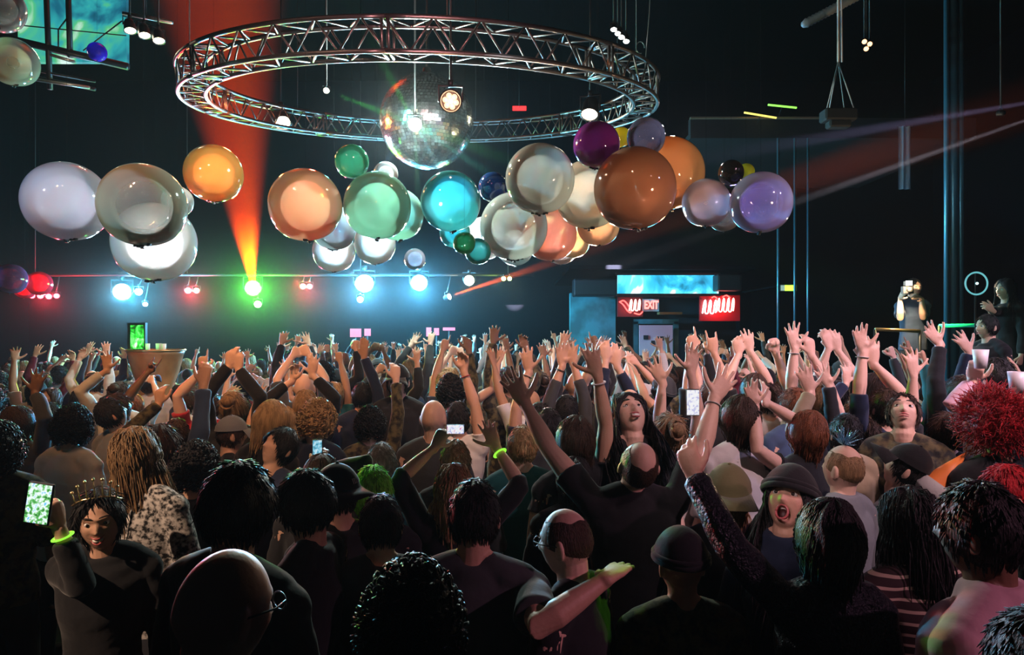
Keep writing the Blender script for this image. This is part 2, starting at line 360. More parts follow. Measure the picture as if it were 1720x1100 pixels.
# lamps clipped to the ring truss and to the ceiling
lamp(757, 170, 6.1, (1, .50, .26), 2.6, r=.095, name='led_wash_lamp', label='round black lamp with six glowing warm cells in front of the mirror ball', energy=10, cells=6)
lamp(475, 207, 10.6, (1, .85, .6), 16, r=.13, label='cream glowing lamp on the left side of the ring truss', energy=8, aim=P(560, 420, 9))
lamp(990, 193, 10.0, (1, .8, .55), 16, r=.13, label='oval cream lamp on the right side of the ring truss', energy=10, aim=P(960, 420, 9))
lamp(548, 152, 6.8, (1, .9, .7), 14, r=.03, label='tiny warm lamp under the near left of the ring truss', energy=0)
tl = lamp(697, 209, 7.2, (.75, 1, .9), 60, r=.07, name='ball_glare_lamp', label='added lamp for the dazzling white green glare on the mirror ball', energy=450, hang=True)  # added lamp stands in for the glare on the mirror ball
mb = MB(); mb.tube((0, 0, .15), (0, 0, ZC-tl.location.z), .006, 6); build('hanging_cable', mb, m_black, tl)
for k, (px, py) in enumerate(((219, 52), (243, 60), (267, 69))):
    lamp(px, py, 8.5, (1, .85, .55), 22, r=.07, label='warm lamp beside the high window, %s of three' % ('left', 'middle', 'right')[k], energy=3, aim=P(px+50, 400, 8), group='three lamps on the side bar', name='flood_lamp')
for k, (px, py) in enumerate(((1031, 50), (1038, 57), (1044, 63), (1052, 70))):
    lamp(px, py, 9.5, (1, .95, .9), 20, r=.045, label='small white ceiling lamp right of the ring truss, %s of four' % ('top', 'second', 'third', 'lowest')[k], aim=P(px, 500, 8), group='four lamps by the hanging cable', name='ceiling_spot')
for px, py in ((1452, 70), (1461, 74), (1455, 82)):
    lamp(px, py, 9.5, (1, .45, .2), 4, r=.035, label='dim orange lamp of the little clover cluster on the dark ceiling', group='clover of dim orange lamps', name='ceiling_spot')
lamp(1676, 190, 8.0, (.7, 1, .1), 40, r=.035, aim=P(1330, 196, 10.5), name='laser_lamp', label='tiny green yellow laser lamp high on the right')
# ------------------------------------------------------------------ mirror ball
m_tile = mat('mirror_tile', (.80, .90, .88), .20, 1.0)
m_grout = mat('mirror_ball_core', (.03, .03, .03), .6)
c = P(717, 204, 8.6); RB = .61
t = thing('mirror_ball', 'huge mirror ball hanging in the middle of the ring truss', 'mirror ball', c)
mb = MB(); mb.ball((0, 0, 0), RB*.985, 48, 30); build('core', mb, m_grout, t)
mb = MB(); rows = 44
for j in range(rows):
    th = PI*(j+.5)/rows; nn = max(4, int(2*rows*math.sin(th)))
    for k in range(nn):
        ph = 2*PI*k/nn; n_ = V((math.sin(th)*math.cos(ph), math.sin(th)*math.sin(ph), math.cos(th)))
        n2 = (n_+V((R.gauss(0, .03), R.gauss(0, .03), R.gauss(0, .03)))).normalized()
        a = V((-math.sin(ph), math.cos(ph), 0)); a = (a-n2*a.dot(n2)).normalized(); b = n2.cross(a)
        h = PI*RB/rows*.46; wd = PI*RB*math.sin(th)/nn*.93
        p = n_*RB*1.004; q = [p-a*wd-b*h, p+a*wd-b*h, p+a*wd+b*h, p-a*wd+b*h]
        mb.add(q, [(0, 1, 2, 3)])
o = build('mirror_tiles', mb, m_tile, t, False)
mb = MB(); mb.lathe([(0, RB+.1), (.05, RB+.09), (.07, RB), (.07, RB-.04)], n=20); mb.tube((0, 0, RB+.08), (0, 0, ZC-.01-c.z), .012, 8)
build('motor_and_rod', mb, m_black, t)

# ------------------------------------------------------------------ balloons
m_tape = mat('black_tape', (.01, .01, .01), .7, bump=.5, bscale=60)
m_string = mat('dark_string', (.008, .008, .008), .9, spec=.05)
PROF = [(0, 1.0), (.26, .966), (.5, .866), (.707, .707), (.866, .5), (.966, .259), (1, 0), (.985, -.2), (.93, -.4), (.83, -.6), (.68, -.77), (.49, -.895), (.29, -.965), (.13, -.995), (.05, -1.01), (.035, -1.03)]
def balloon(px, py, r, d, key, col, clear, milk, label, knot=True, group='giant balloons hanging over the crowd', tilt=0.):
    c = P(px, py, d); rad = r*d/FPX*(d/(c-V((0, 0, CAMZ))).length)**.5; clear = min(.88, clear*1.2+.10)
    t = thing('balloon', label, 'balloon', c, group=group)
    t.rotation_euler = (tilt, tilt*.6, R.uniform(0, 6))
    prof = [(a*rad, b*rad) for a, b in PROF]
    # smooth the profile by interpolating between its points
    pf = []
    for i in range(len(prof)-1):
        for u in (0, .5):
            (a0, b0), (a1, b1) = prof[i], prof[i+1]
            aa, bb = a0+(a1-a0)*u, b0+(b1-b0)*u
            if u and i < 12:
                l_ = math.hypot(aa, bb); tl_ = (math.hypot(a0, b0)+math.hypot(a1, b1))/2; aa, bb = aa*tl_/l_, bb*tl_/l_
            pf.append((aa, bb))
    pf.append(prof[-1])
    mb = MB(); mb.lathe(pf, n=48); build('skin', mb, balloon_mat('balloon_'+key, col, clear, milk), t)
    mb = MB(); mb.lathe([(.035*rad, -1.03*rad), (.02*rad, -1.05*rad), (.05*rad, -1.08*rad), (.0, -1.085*rad)], n=12)
    if knot:
        for k in range(9):
            a = R.uniform(-1, 1)*rad*.22; mb.box((a, R.uniform(-.03, .03)*rad, -1.0*rad+R.uniform(-.02, .03)*rad), (.10*rad, .05*rad, .06*rad), R.uniform(0, 3), R.uniform(-.5, .5))
    build('knot', mb, m_tape, t)
    mb = MB(); mb.tube((0, 0, rad*.99), (0, 0, rad*1.02), .004, 5)
    top = V((0, 0, rad)); 
    s = MB(); s.tube((0, 0, 0), (0, 0, ZC-.01-c.z-rad*.98), .001, 4)
    q = build('hanging_string', s, m_string, t); q.matrix_parent_inverse = Matrix.Identity(4)
    Mi = t.rotation_euler.to_matrix().to_4x4().inverted()
    q.matrix_basis = Mi @ Matrix.Translation((0, 0, rad*.98))
    return t
WH, PE, TE, MI = (.85, .85, .86), (.95, .62, .40), (.10, .62, .66), (.42, .80, .62)
BAL = [
 (112, 338, 72, 6.4, 'lavender', (.62, .60, .70), .15, .62, 'large milky lavender balloon at the far left'),
 (240, 344, 74, 5.6, 'smoke', (.48, .46, .36), .55, .5, 'large smoky clear balloon in front of the lavender and white ones'),
 (260, 406, 70, 6.7, 'white', WH, .10, .7, 'large bright white balloon below the smoky clear one'),
 (298, 338, 27, 6.9, 'clear', (.7, .7, .65), .75, .5, 'small clear balloon tucked behind the smoky one, left of the amber one'),
 (359, 291, 50, 7.2, 'amber', (1, .42, .10), .35, .65, 'amber orange balloon left of the red beam'),
 (513, 344, 62, 6.0, 'peach', (.92, .62, .42), .30, .6, 'pinkish yellow balloon with a red glow on top, right of the red beam'),
 (634, 345, 57, 6.1, 'mint', MI, .25, .6, 'mint green balloon in front, below the small dark green one'),
 (591, 271, 29, 6.4, 'bottle_green', (.05, .28, .16), .15, .5, 'dark green balloon below the ring truss, left of the mirror ball'),
 (561, 382, 38, 7.2, 'greyblue', (.50, .62, .68), .3, .6, 'grey blue balloon behind the pinkish yellow one'),
 (561, 421, 36, 8.2, 'white', WH, .1, .7, 'white balloon low behind the grey blue one'),
 (630, 409, 35, 8.0, 'white', WH, .1, .7, 'white balloon directly under the front mint green one'),
 (668, 360, 44, 7.0, 'mint', MI, .3, .6, 'mint green balloon half hidden behind the front mint one'),
 (648, 292, 21, 6.9, 'clear', (.7, .7, .65), .7, .5, 'small pale clear balloon on top of the mint green ones'),
 (757, 338, 51, 6.3, 'teal', TE, .35, .6, 'teal balloon with a white patch of light under the mirror ball'),
 (764, 390, 26, 6.9, 'teal', TE, .3, .6, 'small teal balloon tucked under the big teal one'),
 (780, 408, 19, 6.0, 'leaf', (.02, .30, .10), .15, .5, 'little green balloon below the big teal one'),
 (803, 422, 22, 6.3, 'deepteal', (.03, .32, .28), .3, .5, 'little deep teal balloon right of the little green one'),
 (828, 314, 25, 6.6, 'navy', (.01, .03, .10), .1, .3, 'small navy balloon right of the big teal one'),
 (813, 400, 36, 7.6, 'white', WH, .2, .7, 'white balloon behind the little deep teal one'),
 (863, 380, 57, 6.4, 'pearl', (.80, .78, .72), .40, .6, 'pearly balloon with green glints in the middle of the cluster'),
 (866, 416, 30, 7.8, 'white', WH, .15, .7, 'white balloon peeping out below the pearly one'),
 (907, 300, 59, 6.2, 'taupe', (.62, .54, .46), .40, .55, 'grey brown clear balloon above the pearly one'),
 (924, 393, 45, 7.0, 'salmon', (1, .36, .24), .25, .65, 'salmon red balloon right of the pearly one'),
 (989, 326, 58, 6.3, 'cream', (1, .80, .60), .25, .65, 'glowing cream balloon left of the big brown one'),
 (1005, 377, 36, 7.2, 'peach2', (1, .60, .38), .2, .65, 'peach balloon peeping out below the cream one'),
 (963, 405, 28, 7.5, 'peach2', (1, .60, .38), .2, .65, 'orange peach balloon between the salmon and the cream ones'),
 (943, 419, 25, 7.9, 'rosy', (.8, .55, .5), .4, .6, 'small rosy clear balloon lowest of the middle cluster'),
 (1066, 316, 70, 5.9, 'brown', (.58, .27, .15), .12, .5, 'biggest brown orange balloon at the front of the right cluster'),
 (1122, 291, 62, 6.6, 'orange', (.80, .34, .13), .15, .6, 'orange balloon behind the biggest brown one'),
 (1002, 243, 40, 6.0, 'purple', (.22, .02, .18), .05, .4, 'deep purple balloon on top of the right cluster'),
 (1085, 230, 33, 6.2, 'steel', (.15, .14, .22), .45, .5, 'dark grey clear balloon on top of the orange one'),
 (1043, 230, 17, 6.8, 'mustard', (.75, .55, .02), .1, .5, 'small mustard yellow balloon between the purple and the grey ones'),
 (1186, 340, 41, 6.5, 'pearlviolet', (.72, .62, .75), .5, .6, 'pearly violet clear balloon right of the orange one'),
 (1216, 362, 27, 7.0, 'dusk', (.5, .42, .4), .5, .6, 'dusky clear balloon between the pearly violet and the far right ones'),
 (1278, 340, 53, 6.0, 'clearviolet', (.60, .56, .78), .62, .6, 'clear balloon with violet glints at the right end of the cluster'),
 (1253, 289, 15, 6.4, 'lime', (.55, .65, .03), .1, .6, 'small yellow green balloon above the far right clear one'),
 (1228, 290, 22, 6.3, 'black', (.01, .01, .01), .0, .1, 'small black balloon above the pearly violet one'),
 (697, 435, 18, 8.2, 'clear2', (.5, .5, .6), .8, .5, 'tiny clear balloon right of the white ones under the mint ones'),
 (66, 476, 22, 12.5, 'red', (.9, .02, .05), .1, .6, 'red balloon above the row of four red lamps'),
 (42, 484, 19, 12.8, 'red', (.9, .02, .05), .2, .6, 'second red balloon, lower left of the other red one'),
 (18, 468, 28, 12.4, 'plum', (.25, .05, .15), .4, .5, 'dark plum balloon at the left edge beside the red ones'),
 (-2, 12, 46, 6.6, 'clear3', (.75, .6, .5), .8, .5, 'clear balloon cut by the top left corner'),
 (22, 104, 44, 9.6, 'sand', (.75, .65, .45), .5, .6, 'sandy clear balloon below the high window at the left edge'),
 (163, 87, 17, 9.9, 'blueviolet', (.08, .03, .9), .1, .6, 'blue violet balloon in the corner of the high window'),
]
BAL = [list(b) for b in BAL]      # balloons touch but do not run into each other: push the rear one of a colliding pair back
for _ in range(60):
    for i in range(len(BAL)):
        for j in range(i):
            p, q = BAL[i], BAL[j]
            if (P(*p[:2], p[3])-P(*q[:2], q[3])).length < (p[2]*p[3]+q[2]*q[3])/FPX:
                (p if p[3] > q[3] else q)[3] += .03
for k, b in enumerate(BAL):
    balloon(*b, knot=b[2] > 30 or k == 0, tilt=R.uniform(-.12, .12))
# ------------------------------------------------------------------ people
def remesh(mb, voxel, smooth_it=3, name='body', fac=.5, ratio=1.0):
    me = mb.mesh('tmp'); o = bpy.data.objects.new('tmp', me); COL.objects.link(o)
    md = o.modifiers.new('r', 'REMESH'); md.mode = 'VOXEL'; md.voxel_size = voxel; md.use_smooth_shade = True
    if smooth_it:
        s = o.modifiers.new('s', 'SMOOTH'); s.factor = fac; s.iterations = smooth_it
    if ratio < 1:
        d = o.modifiers.new('d', 'DECIMATE'); d.ratio = ratio
    dg = bpy.context.evaluated_depsgraph_get(); dg.update()
    new = bpy.data.meshes.new_from_object(o.evaluated_get(dg)); new.name = name
    bpy.data.objects.remove(o); bpy.data.meshes.remove(me)
    new.polygons.foreach_set('use_smooth', [True]*len(new.polygons))
    return new

def skull(u_, v_, w_, mouth='shut', hw=1.):
    """A point of the head's surface for a unit direction; +y is where the face looks, z up; metres."""
    x, y, z = u_*.076*hw, v_*.096, w_*.118
    if w_ < 0:
        t = -w_
        x *= 1-.30*t**1.6
        if v_ < 0: y *= 1-.42*t**1.1
        else: y *= 1-.10*t
    if v_ > 0: y *= .95
    if v_ > .25:
        g = lambda a, s: math.exp(-(a/s)**2)
        ramp = max(0, min(1, (.018-z)/.042)) if z > -.026 else max(0, 1-(-.026-z)/.010)
        y += .023*g(x, .0085+.004*ramp)*ramp
        for sx in (-1, 1):
            y -= .011*g(x-sx*.031, .015)*g(z-.010, .010)
            y += .004*g(x-sx*.045, .016)*g(z+.018, .018)
        y += .006*g(z-.030, .009)*g(x, .05)
        if mouth == 'open':
            y -= .050*g(x, .017)*g(z+.062, .016)
            y += .005*(g(z+.038, .006)+g(z+.090, .007))*g(x, .022)
        else:
            y += .007*(g(z+.046, .005)+g(z+.059, .006))*g(x, .022)-.004*g(z+.0525, .003)*g(x, .025)
        y += .007*g(z+.094, .014)*g(x, .022)
    return V((x, y, z))
def head_mesh(mb, M_, mouth='shut', nu=44, nv=34):
    vs = []; fs = []
    for j in range(nv+1):
        th = PI*j/nv
        for k in range(nu):
            ph = 2*PI*k/nu
            vs.append(M_ @ skull(math.sin(th)*math.cos(ph), math.sin(th)*math.sin(ph), math.cos(th), mouth))
    for j in range(nv):
        for k in range(nu):
            fs.append((j*nu+k, (j+1)*nu+k, (j+1)*nu+(k+1) % nu, j*nu+(k+1) % nu))
    mb.add(vs, fs)
    for sx in (-1, 1):
        E = M_ @ Matrix.Translation((sx*.079, -.008, -.004)) @ Matrix.Rotation(sx*.35, 4, 'Z') @ Matrix.Rotation(-.15, 4, 'X')
        mb.ball((0, 0, 0), (.009, .019, .033), 10, 8, E)
        mb.ball((0, 0, 0), (.010, .011, .012), 8, 6, E @ Matrix.Translation((-sx*.004, .008, -.022)))

def hand(mb, w, d, n, side, style='open', k=1.):
    """Palm and five fingers. w wrist, d direction to the fingertips, n palm normal, side: towards the thumb."""
    d = V(d).normalized(); n = (V(n)-d*V(n).dot(d)).normalized(); s = d.cross(n).normalized()
    if s.dot(V(side)) < 0: s = -s
    w = V(w)
    mb.loft([w-d*.02*k, w+d*.015*k, w+d*.045*k, w+d*.075*k, w+d*.092*k], [(.026*k, .019*k), (.031*k, .018*k), (.039*k, .016*k), (.041*k, .014*k), (.037*k, .011*k)], side=s, n=12)
    mb.ball(w+d*.035*k+s*.022*k+n*.006*k, (.017*k,)*3, 8, 6)
    sp = {'open': .24, 'spread': .34, 'relax': .10, 'fist': .0, 'phone': .08, 'point': .0, 'horns': .05, 'flat': .06}[style]
    base = {'open': (.10, .12, .10), 'spread': (.0, .06, .05), 'relax': (.35, .45, .35), 'fist': (1.5, 1.6, 1.0), 'phone': (.75, .8, .5), 'point': (1.5, 1.6, 1.0), 'horns': (1.4, 1.5, 1.), 'flat': (.05, .08, .05)}[style]
    for i, (off, ln, sa) in enumerate(((.029, .074, 1.), (.010, .083, .33), (-.010, .077, -.4), (-.028, .060, -1.15))):
        cu = base
        if style == 'point' and i == 0: cu = (.05, .05, .05)
        if style == 'horns' and i in (0, 3): cu = (.05, .1, .05)
        if style in ('open', 'relax'): cu = tuple(c*(1+.35*i) for c in base)
        p = w+d*(.084-.004*abs(i-1))*k+s*off*k; dd = (d+s*sp*sa).normalized(); pts = [p-dd*.012*k, p]; ang = 0
        nn = n
        for q, fr_ in enumerate((.46, .31, .23)):
            ang += cu[q]; v_ = dd*math.cos(ang)+nn*math.sin(ang); p = p+v_*ln*fr_*k; pts.append(p)
        mb.loft(pts, [.0098*k, .0100*k, .0090*k, .0083*k, .0070*k], n=8)
    # thumb leaves the side of the palm near its base
    if style in ('fist', 'point', 'horns'): tv = [(d*.55+s*.75+n*.5), (d*.75+s*.0+n*.8), (d*.3-s*.8+n*.5)]
    elif style in ('phone',): tv = [(d*.5+s*.75+n*.5), (d*.8+s*.3+n*.5), (d*.9+n*.5)]
    elif style in ('relax', 'flat'): tv = [(d*.65+s*.65+n*.25), (d*.85+s*.4+n*.2), (d*.95+s*.2+n*.1)]
    else: tv = [(d*.5+s*.85+n*.15), (d*.62+s*.75), (d*.75+s*.6)]
    p = w+d*.022*k+s*.022*k; pts = [p]
    for v_, ln in zip(tv, (.042, .034, .026)): p = p+v_.normalized()*ln*k; pts.append(p)
    mb.loft(pts, [.0145*k, .0125*k, .0108*k, .0088*k], n=8)

def ik(S, W, l1, l2, pole):
    dv = W-S; L = dv.length
    if L > (l1+l2)*.995: W = S+dv.normalized()*(l1+l2)*.995; dv = W-S; L = dv.length
    a = (l1*l1-l2*l2+L*L)/(2*L); h = math.sqrt(max(0, l1*l1-a*a)); u = dv/L
    pl = V(pole)-u*V(pole).dot(u); pl = pl.normalized() if pl.length > 1e-5 else V((0, -1, 0))
    return S+u*a+pl*h, W

def figure(spec):
    """Body, shirt and key frames of one person in local space (faces +y, feet at z=0), 1.75 m tall before scaling.
    spec: sex, lean, look=(pitch, yaw, roll), L/R arms dict(w, f, n, hand, pole), sleeve 0..1 (None: no shirt arms), bulk, mouth, voxel"""
    fem = spec.get('sex') == 'f'; bulk = spec.get('bulk', 1.); lean = spec.get('lean', 0); sway = spec.get('sway', 0)
    q = Matrix.Rotation(-lean, 4, 'X') @ Matrix.Rotation(sway, 4, 'Y')
    def bend(p):
        p = V(p); t = max(0, min(1, (p.z-.90)/.25))
        return p.lerp(V((0, 0, .95))+(q @ (p-V((0, 0, .95)))), t)
    sw = (.165 if fem else .185)*min(bulk, 1.08); k = .92 if fem else 1.0
    torso = [(.84, .155, .105, 0), (.94, .165, .115, 0), (1.05, .130 if fem else .148, .10, .0), (1.15, .128 if fem else .150, .10, .005), (1.27, .150 if fem else .168, .118, .01), (1.37, .150 if fem else .175, .110, .005), (1.435, .115 if fem else .14, .082, -.005), (1.475, .068, .058, -.008), (1.51, .055*k, .055*k, 0), (1.60, .056*k, .060*k, .012)]
    ax = V((1, 0, 0)); axr = q @ ax
    mb = MB(); pitch, yaw, roll = spec.get('look', (0, 0, 0))
    mb.loft([bend((0, y, z)) for z, a, b, y in torso[2:-1]], [(a*bulk*.93, b*bulk*.93) if z < 1.46 else (a, b) for z, a, b, y in torso[2:-1]], side=axr, n=20)
    nb = bend((0, -.002, 1.52))
    H = Matrix.Translation(nb) @ q @ Matrix.Rotation(yaw, 4, 'Z') @ Matrix.Rotation(roll, 4, 'Y') @ Matrix.Rotation(pitch, 4, 'X') @ Matrix.Translation((0, .018, .112))
    hc = H @ V((0, -.012, -.03))
    mb.loft([bend((0, -.006, 1.46)), nb, (nb*.45+hc*.55), hc], [(.060*k, .058*k), (.054*k, .056*k), (.054*k, .058*k), (.05*k, .06*k)], side=axr, n=16)
    for s_ in (-1, 1): mb.loft([bend((s_*.035, -.012, 1.505)), bend((s_*.09, -.012, 1.462)), bend((s_*(sw-.03), -.008, 1.425))], [.036, .042, .046], n=12)
    vx = spec.get('voxel', .007); head_mesh(mb, H, spec.get('mouth', 'shut'), *((64, 50) if vx < .005 else (44, 34)))
    st = MB(); so = .012*spec.get('loose', 1.)   # the shirt is a slightly larger shell
    tz = [t_ for t_ in torso if t_[0] < (1.46 if spec.get('sleeve', .5) is not None else 1.40)]
    hem = spec.get('hem', .84)
    tz = [(hem, .168, .118, 0)]+[t_ for t_ in tz if t_[0] > hem+.04]
    st.loft([bend((0, y, z)) for z, a, b, y in tz], [(a*bulk+so, b*bulk+so) for z, a, b, y in tz], side=axr, n=24, cap=False)
    st.loft([bend((0, -.005, 1.40)), bend((0, -.008, 1.475)), bend((0, -.006, 1.49+spec.get('collar', 0)))], [(.13*bulk, .098*bulk), (.094, .082), (.070 + .006*(spec.get('collar', 0) > 0), .068)], side=axr, n=20, cap=False)
    for s_ in (-1, 1): st.loft([bend((s_*.055, -.012, 1.482)), bend((s_*.10, -.012, 1.455)), bend((s_*(sw-.03), -.008, 1.425))], [.052, .062, .062], n=12)
    wr = {}
    for sgn, key in ((-1, 'L'), (1, 'R')):
        arm = spec.get(key) or {}
        up = 1. if arm and V(arm['w']).z > 1.5 else 0.
        S = bend((sgn*(sw-.018*up), -.005, 1.405+.040*up))
        if arm: W = V(arm['w'])
        else: W = bend((sgn*(sw+.07), .07, .86)); W.z = .88
        pole = arm.get('pole', (sgn*.7, -.35, -.3) if up else (sgn*.4, -1, -.1))
        l1, l2 = (.285, .255) if not fem else (.27, .24)
        if arm.get('e') is not None: E = V(arm['e']); E = S+(E-S).normalized()*l1; W = E+(W-E).normalized()*l2
        else: E, W = ik(S, W, l1, l2, pole)
        u = (E-S).normalized(); f_ = (W-E).normalized(); hd = V(arm['f']).normalized() if arm.get('f') is not None else (f_ if arm else V((0, .25, -1)))
        n_ = arm.get('n', (0, 1, .15) if up else (-sgn*1., 0, 0)); kk = k*spec.get('armk', 1.)
        inn = bend((sgn*.10, -.005, 1.39))
        mb.loft([inn, S, S+u*.10, S+u*.20, E, E+f_*.06, E+f_*.14, W-f_*.03, W], [.055*kk, .054*kk, .049*kk, .044*kk, .037*kk, .041*kk, .036*kk, (.026*kk), (.025*kk)], n=14)
        sd = d_ = None
        side = V(arm['s']) if arm.get('s') is not None else (hd.cross(V(n_)) * (-1 if sgn > 0 else 1) if False else (V((-sgn, 0, 0)) if up else V((0, 1, 0))))
        hand(mb, W+f_*.005, hd, n_, side, arm.get('hand', 'open' if up else 'relax'), kk*1.03)
        sl = arm.get('sleeve', spec.get('sleeve', .5))
        wr[key] = (W, f_, hd, V(n_))
        if sl is not None:
            pts = [inn, S, S+u*.08]; rad = [.054*bulk+so*.5, .052*bulk+so*.4, .050*bulk+so*.4]
            L1 = (E-S).length; L2 = (W-E).length; tot = sl*(L1+L2)
            if tot < L1: pts += [S+u*max(.1, tot)]; rad += [.056*bulk+so*.9]
            else:
                pts += [S+u*.2, E]; rad += [.052*bulk+so*.5, .046*bulk+so*.5]
                r_ = tot-L1
                if r_ > .03: pts += [E+f_*r_*.5, E+f_*r_]; rad += [.043*bulk+so*.4, .036+so*.5]
            st.loft(pts, rad, n=14, cap=False); st.ball(S, (.054*bulk+so*.4,)*3, 12, 9)
    body = remesh(mb, vx, 2, 'body', .4, spec.get('ratio', .5 if vx < .0052 else .6 if vx < .0068 else 1.))
    shirt = remesh(st, max(.010, vx*1.4), 5, 'shirt', .5, 1.)
    n_v = len(shirt.vertices); co = [0.]*(3*n_v); no = [0.]*(3*n_v)      # cloth folds
    shirt.vertices.foreach_get('co', co); shirt.vertex_normals.foreach_get('vector', no)
    for i in range(0, 3*n_v, 3):
        x, y, z = co[i:i+3]; a_ = (noise.noise((x*11, y*11, z*6+3*sw))+.6*noise.noise((x*7+z*16, y*9, z*14)))*.0065
        co[i] += no[i]*a_; co[i+1] += no[i+1]*a_; co[i+2] += no[i+2]*a_
    shirt.vertices.foreach_set('co', co); shirt.update()
    return dict(body=body, shirt=shirt, H=H, wr=wr, spec=spec)

# trousers and shoes stand on the floor; both are shared by everyone
def legs_mesh(fem):
    mb = MB()
    mb.loft([(0, 0, .97), (0, 0, .90), (0, -.005, .82)], [(.168, .118), (.176, .125), (.165, .12)], side=(1, 0, 0), n=20)
    for s in (-1, 1):
        mb.loft([(s*.085, 0, .86), (s*.10, .0, .70), (s*.115, .01, .50), (s*.12, -.005, .42), (s*.128, -.01, .28), (s*.13, -.01, .07)], [.088, .082, .064, .060, .060, .052], n=14)
    return remesh(mb, .018, 3, 'trousers')
def shoe_mesh(s):
    mb = MB(); mb.loft([(s*.13, -.075, .045), (s*.132, 0, .05), (s*.14, .08, .038), (s*.148, .165, .028)], [(.036, .044), (.042, .049), (.047, .037), (.040, .027)], side=(1, 0, 0), n=12)
    return mb.mesh('shoe')
LEGS = legs_mesh(False); SHOE = {s: shoe_mesh(s) for s in (-1, 1)}

# ------------------------------------------------------------------ hair and headwear, in head space (centre of the skull at 0, face +y)
def scalp(ph, th, off):   # th from the crown
    p = skull(math.sin(th)*math.cos(ph), math.sin(th)*math.sin(ph), math.cos(th)); r = p.length
    return p*((r+off)/r)
def hairline(ph, style):
    """How far down from the crown the hair reaches at the compass angle ph (pi/2 is the face)."""
    f = (1+math.sin(ph))/2         # 1 at the face, 0 at the nape
    if style == 'ring': return 1.9-.45*f
    return 2.05*(1-f)**.55*.96+.92*f**.8 + (.25*math.exp(-((abs(math.cos(ph))-1)/.18)**2))
def hair_mesh(style, seed=1):
    r_ = random.Random(seed); mb = MB(); nu, nv = 40, 16
    thick = {'short': .010, 'curly': .030, 'long': .017, 'bun': .013, 'bob': .022, 'fluffy': .03, 'ring': .0028}[style]
    vs = []; fs = []
    for j in range(nv+1):
        for k in range(nu):
            ph = 2*PI*k/nu; t1 = hairline(ph, style); t0 = .80+.10*noise.noise((math.cos(ph)*2.5, math.sin(ph)*2.5, 1.7)) if style == 'ring' else 0.
            if style == 'ring' and math.sin(ph) > .55: t1 = t0+.02
            th = t0+(t1-t0)*j/nv; off = thick*min(1, (nv-j)/3+.25)
            nz = noise.noise(V((math.cos(ph)*3, math.sin(ph)*3, th*(9 if style == 'curly' else 1.2)+seed)))
            vs.append(scalp(ph, th, off*(1+.5*nz)))
    for j in range(nv):
        for k in range(nu): fs.append((j*nu+k, (j+1)*nu+k, (j+1)*nu+(k+1) % nu, j*nu+(k+1) % nu))
    mb.add(vs, fs)
    # locks: tapered strands lying over the shell
    ns = {'short': 700, 'curly': 520, 'long': 1300, 'bun': 300, 'bob': 800, 'fluffy': 1500, 'ring': 420}[style]
    for _ in range(ns):
        ph = r_.uniform(0, 2*PI); t1 = hairline(ph, style); th = r_.uniform(.0, 1)**.7*t1
        if style in ('short', 'bun') and math.sin(ph) > .1: th = min(th, t1-{'short': .12, 'bun': .62}[style])
        if style == 'ring':
            if math.sin(ph) > .5: continue
            th = r_.uniform(.8, t1)
        p = scalp(ph, th, thick*.7); out = p.normalized(); pts = [p-out*.004]
        down = (scalp(ph, min(th+.1, 3.), thick)-scalp(ph, th, thick)).normalized()
        if style in ('long', 'bob'):
            if math.sin(ph) > .2: down = (down*.4+V((math.copysign(1, math.cos(ph)), -.5, 0))).normalized()
            ln = {'long': .45, 'bob': .2}[style]*r_.uniform(.75, 1.05); steps = 8; x = p+out*.006
            for i in range(steps):
                st_ = ln/steps; x = x+down*st_
                u = V((x.x/.080, x.y/.100, x.z/.125)); l_ = u.length
                lim = 1.10+.06*r_.random()
                if x.z > -.07 and (l_ < lim or l_ > lim+.08): x = V((u.x/l_*lim*.080, u.y/l_*lim*.100, u.z/l_*lim*.125))
                down = (down*.6+V((0, 0, -.4))+V((r_.gauss(0, .09), r_.gauss(0, .09), 0))).normalized()
                if x.z < -.05:
                    x.x *= .95
                    y_min = -.075; x.y = min(x.y, y_min+.06*abs(x.x)/.1) if abs(x.x) < .085 else x.y
                pts.append(x.copy())
            rr = .0025
            mb.loft(pts, [rr*.6]+[rr]*(len(pts)-2)+[rr*.25], n=5, cap=False)
        else:
            ln = {'short': .032, 'curly': .055, 'bun': .07, 'fluffy': .08, 'ring': .010}[style]*r_.uniform(.7, 1.2)
            x = p; dv = (down*1.0+out*{'short': .16, 'curly': .9, 'bun': .05, 'fluffy': 2.2, 'ring': .2}[style]).normalized()
            if style == 'curly':        # small tight loops
                e1 = dv.orthogonal().normalized(); e2 = dv.cross(e1); c_ = r_.uniform(0, 6); 
                pts = [p+out*(.004+.0035*i)+down*.006*i*.6+(e1*math.cos(c_+i*1.1)+e2*math.sin(c_+i*1.1))*.010 for i in range(7)]
                mb.loft(pts, [.0042]*6+[.002], n=4, cap=False); continue
            for i in range(3):
                jt = .9 if style == 'fluffy' else .12
                dv = (dv+V((r_.gauss(0, jt), r_.gauss(0, jt), r_.gauss(0, jt)))*.6).normalized()
                x = x+dv*ln/3; pts.append(x.copy())
            rr = {'short': .0028, 'curly': .006, 'bun': .0035, 'fluffy': .0022, 'ring': .0012}[style]
            mb.loft(pts, [rr, rr, rr*.8, rr*.3], n=4, cap=False)
    if style == 'bun':
        mb.ball((0, -.085, .09), (.045, .04, .042), 16, 12)
        for k in range(14):
            a = k*.45; mb.loft([V((0, -.085, .09))+V((math.cos(a+i*.5)*.044, math.sin(a*1.3+i*.3)*.04, math.sin(a+i*.5)*.042)) for i in range(5)], [.006]*5, n=5)
    return mb.mesh('hair_'+style)
